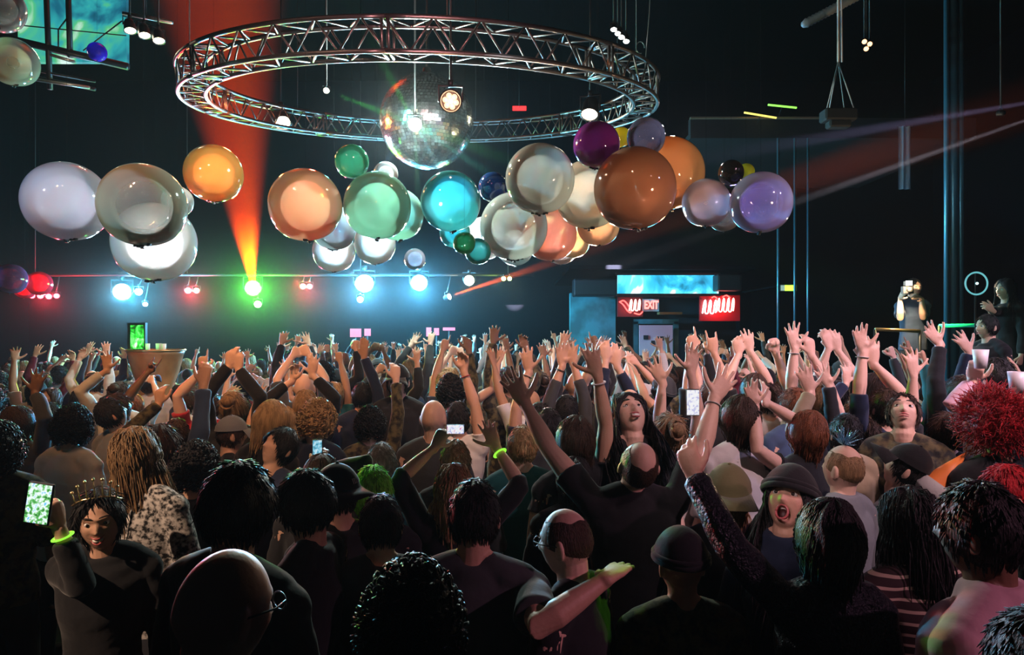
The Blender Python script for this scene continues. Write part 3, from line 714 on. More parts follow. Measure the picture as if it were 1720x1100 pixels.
def cap_mesh(kind):
    mb = MB()
    def dome(t1, off, nu=36, nv=12):
        vs = []; fs = []
        for j in range(nv+1):
            for k in range(nu):
                th = t1*j/nv; vs.append(scalp(2*PI*k/nu, th, off+(.014 if j < nv-1 else .010)*(1 if kind != 'beanie' else 1.3)))
        for j in range(nv):
            for k in range(nu): fs.append((j*nu+k, (j+1)*nu+k, (j+1)*nu+(k+1) % nu, j*nu+(k+1) % nu))
        mb.add(vs, fs)
    if kind == 'beanie':
        dome(1.42, .012)
        ring = [scalp(2*PI*k/24, 1.36, .022) for k in range(25)]; mb.loft(ring, [.012]*25, n=8, cap=False); mb.loft([q+V((0, 0, .016)) for q in ring], [.011]*25, n=8, cap=False)
    else:
        dome(1.28, .006)
        vs = []; n = 14                    # curved peak
        for i in range(n+1):
            a = PI/2+(i/n-.5)*2.0; p = scalp(a, 1.26, .016)
            q = p+V((math.cos(a)*.03, .075*math.sin(a)**2+.012, -.012-.02*abs(math.cos(a))**2*3))
            vs += [p, q, q-V((0, 0, .004)), p-V((0, 0, .006))]
        fs = []
        for i in range(n):
            for j in range(4): fs.append((i*4+j, i*4+(j+1) % 4, i*4+4+(j+1) % 4, i*4+4+j))
        fs += [(0, 3, 2, 1), (n*4, n*4+1, n*4+2, n*4+3)]; mb.add(vs, fs)
        mb.ball(scalp(0, 0, .021), (.008, .008, .005), 8, 6)
    return mb.mesh(kind)
HAIR = {}
def hair_for(style, seed=1):
    if (style, seed) not in HAIR:
        HAIR[style, seed] = cap_mesh(style) if style in ('cap', 'beanie') else hair_mesh(style, seed)
    return HAIR[style, seed]

SKIN = [mat('skin_pale', (.72, .45, .34), .5, bump=.08, bscale=60, spec=.35), mat('skin_fair', (.62, .36, .25), .5, bump=.08, bscale=60, spec=.35),
        mat('skin_olive', (.45, .25, .16), .5, bump=.08, bscale=60, spec=.35), mat('skin_brown', (.22, .115, .07), .48, bump=.08, bscale=60, spec=.35)]
HC = {k: mat('hair_'+k, c, .55, bump=.5, bscale=40, stretch=(6, 6, .6), spec=.35, var=.4, vscale=12) for k, c in dict(black=(.012, .010, .010), brown=(.06, .030, .016), auburn=(.22, .07, .025), blond=(.52, .33, .15), sandy=(.32, .19, .09), grey=(.30, .28, .26), red=(.55, .01, .02), green=(.25, .9, .05)).items()}  # green is hair with neon light put into its colour
def cloth(key, col, **kw): return mat('cloth_'+key, col, .85, bump=.35, bscale=9, sheen=.15, spec=.2, **kw)
CL = dict(black=cloth('black', (.012, .012, .014)), navy=cloth('navy', (.015, .022, .05)), charcoal=cloth('charcoal', (.045, .048, .052)), grey=cloth('grey', (.18, .19, .21)),
          white=cloth('white', (.62, .61, .60)), teal=cloth('teal', (.02, .12, .13)), red=cloth('red', (.35, .02, .03)), olive=cloth('olive', (.12, .11, .05)), pink=cloth('pink', (.58, .34, .38)),
          plaid=cloth('plaid', (.02, .02, .02), var=.9, vscale=22, vcol=(.12, .10, .05)), floral=cloth('floral', (.60, .56, .52), var=1, vscale=55, vcol=(.015, .015, .015)),
          denim=cloth('denim', (.05, .08, .15)), wine=cloth('wine', (.12, .015, .03)), tan=cloth('tan', (.33, .26, .17)))
CL['sequin'] = mat('cloth_sequin', (.02, .02, .03), .28, .55, bump=1., bscale=90, spec=.6)
m_trous = cloth('trousers', (.02, .022, .03)); m_shoe = mat('shoe_leather', (.02, .018, .016), .4)
m_eye = mat('eyeball', (.8, .78, .75), .15); m_lip = mat('lips', (.45, .10, .10), .35); m_mouth = mat('mouth_inside', (.06, .01, .01), .5)
m_teeth = mat('teeth', (.85, .82, .76), .25); m_brow = mat('eyebrow', (.03, .018, .012), .8); m_iris = mat('iris', (.02, .012, .008), .2)

def face_parts(root, F, T):
    """Eyes, brows, lips and teeth for the people whose face shows."""
    H = F['H']; mouth = F['spec'].get('mouth', 'shut')
    for s in (-1, 1):
        mb = MB(); c = V((s*.031, .0715, .0105)); mb.ball(c, (.0135, .0126, .0092), 16, 12); e = build('eye', mb, m_eye, root)
        mb = MB(); mb.lathe([(0, .0133), (.003, .0131), (.0066, .0116)], c, (s*-.05, 1, F['spec'].get('gaze', 0)), 14); build('iris', mb, m_iris, e)
        mb = MB(); mb.loft([skull(*V((s*.012, .09, .030)).normalized())*1.012+V((0, .0, .0)) if False else V((s*(.014+.034*q), .0935-.013*q*q-.004*q, .0365+.005*math.sin(q*2.6)-.002*q)) for q in (0, .3, .6, 1)], [.0022, .003, .003, .0015], n=6); b = build('eyebrow', mb, m_brow, root)
        for o in (e, b): o.matrix_parent_inverse = Matrix.Identity(4); o.matrix_basis = H
    mb = MB()
    if mouth == 'open':
        mb.loft([V((.021*math.cos(a), .084-.006*abs(math.cos(a)), -.062+.026*math.sin(a))) for a in [2*PI*i/20 for i in range(21)]], [.0045]*21, n=6, cap=False)
    else:
        for zz, dz in (((-.0455, .001), (-.0610, -.006)) if F['spec'].get('smile') else ((-.0475, .002), (-.0585, -.003))):
            mb.loft([V((.024*t_, .0985-.016*t_*t_, zz+dz*(1-t_*t_)+.010*t_*t_*(1 if F['spec'].get('smile') else 0))) for t_ in (-1, -.6, -.25, 0, .25, .6, 1)], [.001, .0035, .0045, .004, .0045, .0035, .001], n=6)
    o = build('lips', mb, m_lip, root); o.matrix_basis = H
    if mouth == 'open' or F['spec'].get('smile'):
        mb = MB(); z0 = -.044 if mouth == 'open' else -.0535; h = .007 if mouth == 'open' else .011; y0 = .070 if mouth == 'open' else .0985
        n = 8; vs = []
        for i in range(n+1):
            t_ = -1+2*i/n; vs += [V((.018*t_, y0-.010*t_*t_, z0+h/2)), V((.018*t_, y0-.010*t_*t_, z0-h/2)), V((.018*t_, y0-.014*t_*t_-.005, z0-h/2)), V((.018*t_, y0-.014*t_*t_-.005, z0+h/2))]
        fs = [(i*4+j, i*4+(j+1) % 4, i*4+4+(j+1) % 4, i*4+4+j) for i in range(n) for j in range(4)]+[(0, 3, 2, 1), (n*4, n*4+1, n*4+2, n*4+3)]
        mb.add(vs, fs); o = build('teeth', mb, m_teeth, root); o.matrix_basis = H
    if mouth == 'open':
        mb = MB(); mb.ball((0, .052, -.064), (.016, .012, .022), 14, 10); o = build('mouth_inside', mb, m_mouth, root); o.matrix_basis = H

def setmat(o, m):
    if not len(o.data.materials): o.data.materials.append(m)
    if o.data.materials[0] != m:
        o.material_slots[0].link = 'OBJECT'; o.material_slots[0].material = m

def place(F, loc, yaw, scale, skin, hair, hcol, shirt, label, group=None, mirror=False, hat=None, hatcol=None, hairseed=1, z=0., extras=(), face=False, hatrot=0., hairscale=1.):
    t = thing('person', label, 'person', (loc[0], loc[1], z), yaw, group)
    t.scale = (scale*(-1 if mirror else 1), scale, scale)
    o = link('body', F['body'], t); setmat(o, SKIN[skin])
    o = link('shirt', F['shirt'], t); setmat(o, CL[shirt])
    o = link('trousers', LEGS, t); setmat(o, m_trous)
    for s in (-1, 1): setmat(link('shoe', SHOE[s], t), m_shoe)
    if hair:
        o = link('hair', hair_for(hair, hairseed), t); o.matrix_basis = F['H'] @ Matrix.Rotation(.20 if face and hair != 'long' else .08 if face else 0, 4, 'X') @ Matrix.Scale(hairscale*(.96 if hat else 1), 4); setmat(o, HC[hcol])
    if hat:
        o = link(hat, hair_for(hat), t); o.matrix_basis = F['H'] @ Matrix.Rotation(hatrot, 4, 'Z') @ Matrix.Scale(1.03 if hat == 'beanie' else {'bob': 1.10, 'long': 1.08, 'curly': 1.12, 'short': 1.04}.get(hair, 1.), 4); setmat(o, CL[hatcol or 'black'])
    if face: face_parts(t, F, t)
    for key in extras:
        if key[0] in 'LR' and len(key) == 2:     # wristbands
            W, f_, hd, n_ = F['wr'][key[0]]; mb = MB(); c = W-f_*.035
            a = f_.orthogonal().normalized(); b = f_.cross(a)
            mb.loft([c+a*.0305*math.cos(i*PI/8)+b*.0305*math.sin(i*PI/8) for i in range(17)], [(.003, .009)]*17, side=f_, n=6, cap=False)
            mb.v and build('wristband', mb, {'w': CL['white'], 'k': CL['black'], 'r': CL['red'], 'g': emat('green_band', (.3, 1, .05), 1.2)}[key[1]], t)
    return t
# ------------------------------------------------------------------ the crowd: the people the photo shows large
TAKEN = []
def deg(a): return math.radians(a)
def hero(px, py, d, yaw, label, skin=1, hair='short', hc='brown', shirt='black', L=None, R=None, **k):
    """Head top at pixel (px, py), d metres away; arm targets (wrist, fingertip, elbow) are given the same way."""
    if not k.get('fix') and not k.get('z'):      # nobody stands inside somebody else: step back or forward along the row
        for dd in (0, .12, -.12, .24, -.24, .36, -.36, .5, .65):
            q = P(px, py, d+dd)
            if all((q.x-a)**2+(q.y-b)**2 > .33**2 for a, b in TAKEN): break
        else: dd = 0
        d += dd
        sh = lambda arm: arm and {kk: ((v[0], v[1], v[2]+dd) if kk in ('w', 'e', 'f') else v) for kk, v in arm.items()}
        L, R = sh(L), sh(R)
    top = P(px, py, d); scale = (top.z-(.012 if hair else 0))/1.75
    if k.get('z'): scale = (top.z-k['z'])/1.76
    yw = deg(yaw); Mi = Matrix.Rotation(-yw, 4, 'Z'); root = V((top.x, top.y, k.get('z', 0)))
    root -= Matrix.Rotation(yw, 4, 'Z') @ V((0, .02+k.get('lean', 0)*-.45*scale, 0))*scale if k.get('shift', 1) else V((0, 0, 0))
    root.z = k.get('z', 0)
    loc = lambda q: (Mi @ (P(*q)-root))/scale
    sp = dict(k.get('sp', {}))
    for key in ('sex', 'lean', 'look', 'sleeve', 'bulk', 'mouth', 'voxel', 'smile', 'collar', 'hem', 'loose', 'gaze', 'sway', 'armk'):
        if key in k: sp[key] = k[key]
    if 'look' in sp: sp['look'] = tuple(deg(a) for a in sp['look'])
    sp.setdefault('voxel', .0065 if d < 3.4 else .0075)
    for key, arm in (('L', L), ('R', R)):
        if not arm: continue
        a = dict(hand=arm.get('hand', 'open')); w = loc(arm['w']); a['w'] = w
        if 'e' in arm: a['e'] = loc(arm['e'])
        if 'f' in arm: a['f'] = loc(arm['f'])-w
        for q in ('n', 's', 'pole'):
            if q in arm: a[q] = Mi.to_3x3() @ V(arm[q])
        if 'sleeve' in arm: a['sleeve'] = arm['sleeve']
        sp[key] = a
    F = figure(sp); TAKEN.append((root.x, root.y))
    t = place(F, root, yw, scale, skin, hair, hc, shirt, label, k.get('group'), hat=k.get('hat'), hatcol=k.get('hatcol'), hairseed=k.get('seed', 1), z=root.z,
              extras=k.get('extras', ()), face=k.get('face', False), hatrot=deg(k.get('hatrot', 0)), hairscale=k.get('hairscale', 1.))
    t_F[t.name] = F
    return t, F
t_F = {}
def in_head(name, mb, m, t, F, smooth=True):
    o = build(name, mb, m, t, smooth); o.matrix_basis = F['H']; return o
def glasses(t, F):
    mb = MB()
    for s in (-1, 1):
        mb.loft([V((s*.033+.023*math.cos(a), .098, .010+.017*math.sin(a))) for a in [2*PI*i/16 for i in range(17)]], [.0018]*17, n=5, cap=False)
        mb.loft([V((s*.056, .096, .016)), V((s*.080, .06, .014)), V((s*.083, 0, .010)), V((s*.082, -.018, -.006))], [.0022]*4, n=5)
    mb.loft([V((-.010, .099, .014)), V((.010, .099, .014))], [.0018]*2, n=5)
    in_head('glasses', mb, m_black, t, F)
def phone(px, py, d, w, h, label, cols, rz=0., tilt=0., es=1.5, yaw=0.):
    """w, h metres; the screen looks back at the lens."""
    p = P(px, py, d); t = thing('phone', label, 'phone', p); t.rotation_euler = (tilt, rz, yaw)
    mb = MB(); mb.box((0, .005, 0), (w, .009, h)); o = build('case', mb, m_black, t, False)
    b = o.modifiers.new('b', 'BEVEL'); b.width = .003; b.segments = 2
    key = 'screen_%d_%d' % (px, py); m = bpy.data.materials.new(key); m.use_nodes = True; nt = m.node_tree; bs = nt.nodes['Principled BSDF']
    bs.inputs['Base Color'].default_value = (.01, .01, .01, 1); bs.inputs['Emission Strength'].default_value = es
    tc = nt.nodes.new('ShaderNodeTexCoord'); n = nt.nodes.new('ShaderNodeTexNoise'); n.inputs['Scale'].default_value = 70; n.inputs['Detail'].default_value = 2
    cr = nt.nodes.new('ShaderNodeValToRGB'); cr.color_ramp.interpolation = 'LINEAR'
    while len(cr.color_ramp.elements) < len(cols): cr.color_ramp.elements.new(.5)
    for i, c in enumerate(cols): cr.color_ramp.elements[i].position = .3+.4*i/(len(cols)-1); cr.color_ramp.elements[i].color = (*c, 1)
    nt.links.new(tc.outputs['Object'], n.inputs[0]); nt.links.new(n.outputs[0], cr.inputs[0]); nt.links.new(cr.outputs[0], bs.inputs['Emission Color']); m.cycles.emission_sampling = 'NONE'
    mb = MB(); mb.box((0, -.0006, 0), (w*.92, .0012, h*.93)); build('screen', mb, m, t, False)
    return t

# front row, nearest the lens
t, F = hero(370, 925, 1.22, -38, 'bald person close to the lens at the bottom left, wearing glasses, seen from behind', 1, None, shirt='black', voxel=.004, look=(-6, 0, 0), bulk=1.1)
glasses(t, F)
hero(690, 963, 1.3, 5, 'person with thick dark wavy hair cut by the bottom edge near the centre', 1, 'curly', 'black', 'black', look=(-8, 0, 0))
t, F = hero(797, 803, 2.05, -4, 'man with cropped dark hair in a grey T-shirt, arm around the bald man', 1, 'short', 'black', 'charcoal', voxel=.005, bulk=1.08, sleeve=.42, fix=1,
     R=dict(w=(1000, 985, 1.83), e=(905, 1060, 1.72), f=(1040, 950, 2.0), hand='flat', n=(.2, .2, -1), s=(-.3, 1, 0)))
t, F = hero(953, 848, 2.02, 58, 'bald man with glasses in a black T-shirt, turned left, held by the man in grey', 0, 'ring', 'brown', 'black', voxel=.004, look=(-4, 6, 0), sleeve=.4, fix=1)
glasses(t, F)
t, F = hero(172, 818, 2.35, 204, 'smiling dark-haired woman with a small tiara in a black top, facing the lens', 1, 'bun', 'black', 'black', voxel=.0038, sex='f', face=True, smile=1, look=(-4, 0, 4), sleeve=.9, fix=1, gaze=.05,
     R=dict(w=(102, 893, 2.12), e=(140, 985, 2.15), f=(88, 840, 2.1), hand='phone', n=(-.9, .3, 0), s=(0, -1, .2)), extras=('Rg',))
mb = MB(); mb.loft([V((.086*math.cos(a), .02+.04*math.sin(a), .112-.03*abs(math.cos(a))**3)) for a in [PI*i/12 for i in range(13)]], [.004]*13, n=6)
for k in range(7):
    a = PI*(.2+.1*k); c = V((.086*math.cos(a), .02+.04*math.sin(a), .112-.03*abs(math.cos(a))**3)); h = .045+.03*math.sin(PI*k/6)
    mb.loft([c, c+V((math.cos(a)*.01, .004, h))], [.004, .0015], n=5); mb.ball(c+V((math.cos(a)*.01, .004, h)), .007, 8, 6)
in_head('tiara', mb, mat('gold_tiara', (.9, .68, .35), .25, .9), t, F)
phone(64, 846, 2.02, .078, .13, 'phone with a bright speckled screen held up by the smiling woman', [(0, .05, .02), (.1, .5, .1), (.9, 1, 1), (.1, .5, .9)], rz=.15, es=1.1)
hero(262, 716, 2.5, -12, 'woman with long blond hair in a black and white patterned top, seen from behind', 0, 'long', 'sandy', 'floral', sex='f', sleeve=.8, look=(8, 8, 0), seed=3, hem=.75, sway=-.12)
hero(330, 748, 2.85, 5, 'person with dark curly hair and a charcoal jacket behind the woman in the patterned top', 2, 'curly', 'black', 'charcoal', sleeve=1, bulk=1.1, look=(5, -10, 0))
hero(402, 778, 1.80, -25, 'dark-haired man in a black jacket turned right, facing the man in profile', 2, 'short', 'black', 'black', sleeve=1, bulk=1.1, hairscale=1.08)
hero(512, 790, 2.2, 80, 'dark-haired man in profile facing left with a black shirt', 1, 'short', 'black', 'black', sleeve=1, voxel=.004, hairscale=1.06)
t, F = hero(566, 782, 2.45, 40, 'person in a black cap with white marks behind the man in profile', 1, 'short', 'black', 'black', hat='cap', hatcol='black', sleeve=1, hatrot=200)
mb = MB()
for k in range(5): mb.loft([scalp(-PI/2+.35+k*.13, .95, .024), scalp(-PI/2+.35+k*.13, 1.1, .024)], [.0022, .0022], n=5)
in_head('white_marks', mb, CL['white'], t, F)
hero(626, 785, 2.75, 0, 'person with green light coloured into the hair behind the curly dark head', 1, 'short', 'green', 'black', hairscale=1.12, fix=1)  # green hair colour stands in for green light on the head
hero(640, 828, 2.3, 10, 'person with short dark hair in front of the green lit hair', 1, 'short', 'black', 'charcoal')
hero(1143, 898, 1.95, 5, 'person in a black beanie and patterned top below the man in the olive cap', 1, None, 'black', 'plaid', hat='beanie', hatcol='black', bulk=1.05)
t, F = hero(1385, 836, 1.9, 4, 'person with a dark bob and black sleeve reaching up past the olive cap', 1, 'bob', 'black', 'sequin', sex='f', sleeve=1, voxel=.005, look=(12, 0, 0), fix=1,
     L=dict(w=(1166, 800, 1.95), e=(1215, 905, 1.80), f=(1140, 715, 2.0), hand='relax', n=(.5, 1, 0), s=(1, 0, 0)))
t, F = hero(1222, 783, 2.6, -8, 'person in an olive cap with a round black badge over blond hair', 0, 'bob', 'blond', 'black', hat='cap', hatcol='olive', look=(10, 0, 0), hatrot=180)
t, F = hero(1318, 788, 2.5, 142, 'woman in a black beanie screaming up at the balloons, mouth wide open', 1, 'long', 'black', 'navy', sex='f', hat='beanie', hatcol='black', voxel=.0038, mouth='open', face=True, look=(30, 0, 0), sleeve=1, collar=.03)
hero(1528, 818, 2.1, 12, 'woman with long dark hair in a dark top with thin cream stripes', 2, 'long', 'black', 'black', sex='f', sleeve=.9, seed=5, bulk=1.15)
STRIPED = bpy.data.objects['shirt.%03d' % (len([o for o in bpy.data.objects if o.name.startswith('shirt')])-1)]
t, F = hero(1645, 806, 1.6, 38, 'dark-haired man in a pale pink shirt at the right edge, turned left', 3, 'short', 'black', 'pink', voxel=.005, sleeve=1, collar=.03, bulk=1.12)
mb = MB()
for s in (-1, 1):
    vs_ = [V((s*.0, -.078, 1.512)), V((s*.045, -.062, 1.512)), V((s*.074, -.01, 1.505)), V((s*.062, .045, 1.485)), V((s*.02, .085, 1.455))]
    n_ = len(vs_); out = [v+V((v.x*.28, v.y*.28, -.045)) for v in vs_]
    q = vs_+out+[v-V((v.x*.06, v.y*.06, .0)) for v in vs_]+[v-V((v.x*.06, v.y*.06, .003)) for v in out]
    f_ = []
    for i in range(n_-1): f_ += [(i, i+1, n_+i+1, n_+i), (2*n_+i, 3*n_+i, 3*n_+i+1, 2*n_+i+1), (i, 2*n_+i, 2*n_+i+1, i+1), (n_+i, n_+i+1, 3*n_+i+1, 3*n_+i)]
    f_ += [(0, n_, 3*n_, 2*n_), (n_-1, 3*n_-1, 4*n_-1, 2*n_-1)]
    mb.add(q, f_)
build('collar', mb, CL['pink'], t, False)
hero(1745, 1022, 1.2, 25, 'dark figure cut by the bottom right corner', 2, 'short', 'black', 'black', bulk=1.05)
# around the man with both arms thrown up
t, F = hero(1062, 716, 2.75, 2, 'man with thrown back head and both bare arms up, in a black T-shirt', 0, 'ring', 'brown', 'black', voxel=.005, look=(48, 0, 4), sleeve=.30, bulk=1.12, armk=1.1,
     L=dict(w=(866, 655, 3.0), f=(838, 600, 3.05), hand='spread', n=(.1, 1, .1), s=(1, 0, 0)), R=dict(w=(1213, 636, 3.02), f=(1243, 580, 3.1), hand='spread', n=(0, 1, .1), s=(-1, 0, 0)), extras=('Rw',))
hero(1066, 652, 3.25, 188, 'dark-haired woman looking up and laughing behind the man with thrown back head', 0, 'long', 'black', 'black', sex='f', voxel=.0036, face=True, smile=1, look=(42, 0, 0))
hero(965, 768, 2.9, 0, 'person with a dark bob left of the man with both arms up', 1, 'bob', 'black', 'black', look=(8, 0, 0))
hero(763, 776, 2.8, 0, 'blond woman in black sleeves filming with both hands raised', 0, 'long', 'blond', 'black', sex='f', sleeve=.62, look=(12, 0, 0), seed=2, fix=1,
     L=dict(w=(729, 752, 2.95), f=(752, 712, 2.98), hand='phone', n=(.3, 1, 0), s=(1, -.2, .4)), R=dict(w=(834, 752, 2.95), f=(815, 705, 2.98), hand='open', n=(0, 1, 0), s=(-1, 0, 0)), extras=('Rg',))
phone(765, 721, 2.93, .082, .042, 'phone held sideways by the blond woman, glowing white and blue', [(.1, .1, .6), (.8, .85, 1), (1, 1, 1), (.7, .2, .5)], es=.9)
hero(765, 738, 3.3, 0, 'sandy-haired person in front of the phone held sideways', 0, 'short', 'sandy', 'charcoal')
hero(540, 765, 2.9, -5, 'person in black holding up an upright phone', 1, 'bob', 'brown', 'black', sleeve=1, fix=1, R=dict(w=(545, 792, 3.0), f=(535, 745, 3.0), hand='phone', n=(0, 1, 0), s=(-1, 0, 0)))
phone(533, 754, 2.98, .045, .085, 'upright phone with a pale blue screen above the man in profile', [(.0, .1, .15), (.2, .6, .8), (.9, 1, 1)], es=.9)
phone(1164, 676, 3.05, .062, .125, 'upright phone with a white and lilac screen between the raised arms', [(.35, .35, .75), (.95, .95, 1), (1, 1, 1)], es=.9)
hero(1408, 742, 2.9, 32, 'bald man with blue tinsel on his head and a pale lace collar', 0, 'ring', 'sandy', 'grey', look=(10, 0, 0), collar=.03)
TIN = t_F[list(t_F)[-1]], bpy.data.objects[list(t_F)[-1]]
mb = MB(); rr = random.Random(3)
for k in range(60):
    a = rr.uniform(0, 2*PI); b = rr.uniform(.2, 1.3); s = scalp(.9, .35, .0)
    mb.loft([s, s+V((math.cos(a)*math.sin(b), math.sin(a)*math.sin(b), math.cos(b)))*rr.uniform(.05, .10)], [.0025, .001], n=4)
in_head('tinsel', mb, mat('blue_tinsel', (.25, .55, .75), .2, .8), TIN[1], TIN[0])
t, F = hero(1497, 742, 3.0, 60, 'person in a black cap with an orange and white party hat tilted beside the ear', 0, 'short', 'black', 'grey', hat='cap', hatcol='black', look=(30, 0, 0), sleeve=1)
mb = MB(); mb.lathe([(.075, 0), (.045, .12), (.0, .26)], (-.02, -.15, -.02), (.1, -.1, 1), 20); in_head('party_hat', mb, mat('party_hat_orange', (1, .28, .06), .5), t, F)
mb = MB(); mb.lathe([(.078, -.03), (.095, 0), (.075, .05)], (-.02, -.15, -.02), (.1, -.1, 1), 20); in_head('hat_brim', mb, CL['white'], t, F)
hero(1668, 672, 3.0, 10, 'person in a huge fluffy crimson wig at the right edge', 1, 'fluffy', 'red', 'black', hairscale=1.05, seed=2)
hero(1690, 778, 2.4, 70, 'person with tousled red hair above the man in the pink shirt', 0, 'short', 'red', 'black')
hero(1455, 735, 2.62, 5, 'person in a wine red top resting one hand on the bald man beside them', 1, 'bob', 'black', 'wine', sex='f', L=dict(w=(1462, 800, 2.8), f=(1432, 770, 2.9), hand='relax', n=(-.3, 1, -.3)), sleeve=.5) if False else None
# middle of the crowd
hero(730, 672, 3.9, -15, 'bald person with a warm lit scalp left of the sideways phone', 0, None, shirt='charcoal', look=(6, 0, 0))
hero(1058, 654, 4.2, 5, 'bald person just above the laughing woman', 0, None, shirt='white')
hero(452, 673, 3.8, -25, 'person with a glowing blond bob in a dark top left of the teal haze', 0, 'bob', 'blond', 'black', look=(-10, 0, 0))
hero(533, 676, 3.9, -20, 'person with short blond curls right of the blond bob', 0, 'curly', 'blond', 'navy', look=(0, -20, 0))
hero(390, 700, 3.6, -55, 'person in a grey baseball cap turned right', 1, 'short', 'brown', 'black', hat='cap', hatcol='grey')
hero(876, 712, 3.5, 10, 'person with short two-tone blond hair and a pale collar', 0, 'short', 'blond', 'teal', look=(10, 0, 0))
hero(922, 684, 3.8, -5, 'dark-haired person whose ear catches warm light, right of the two-tone hair', 1, 'short', 'black', 'charcoal')
hero(640, 742, 3.1, 20, 'grey-haired person in dark clothes above the green lit hair', 1, 'short', 'grey', 'teal', bulk=1.1)
hero(1235, 664, 3.5, 22, 'dark-haired person with a lit ear and a pale shirt near the upright phone', 0, 'bob', 'brown', 'white', look=(15, 0, 0))
hero(1322, 648, 4.1, 28, 'person with copper hair looking up left, behind the copper-haired woman', 0, 'short', 'auburn', 'denim', look=(22, 0, 0))
hero(1345, 688, 3.4, 22, 'copper-haired woman with both bare arms raised together', 0, 'bob', 'auburn', 'black', sex='f', sleeve=.12, look=(20, 0, 0),
     L=dict(w=(1268, 684, 3.3), f=(1255, 632, 3.3), hand='open', n=(0, -1, .2), s=(1, 0, 0)), R=dict(w=(1287, 676, 3.4), f=(1290, 640, 3.5), hand='open', n=(-.3, 1, 0), s=(-1, 0, 0)), extras=('Lk',))
hero(1518, 655, 3.6, 150, 'person with an upturned face and dark hair left of the raised black sleeve', 0, 'short', 'brown', 'plaid', face=True, look=(35, 0, 0), voxel=.004)
hero(668, 614, 5.2, 175, 'person in a black cap facing the lens in the middle of the crowd', 0, 'short', 'black', 'black', hat='cap', hatcol='black', face=True, hatrot=0, voxel=.0055)
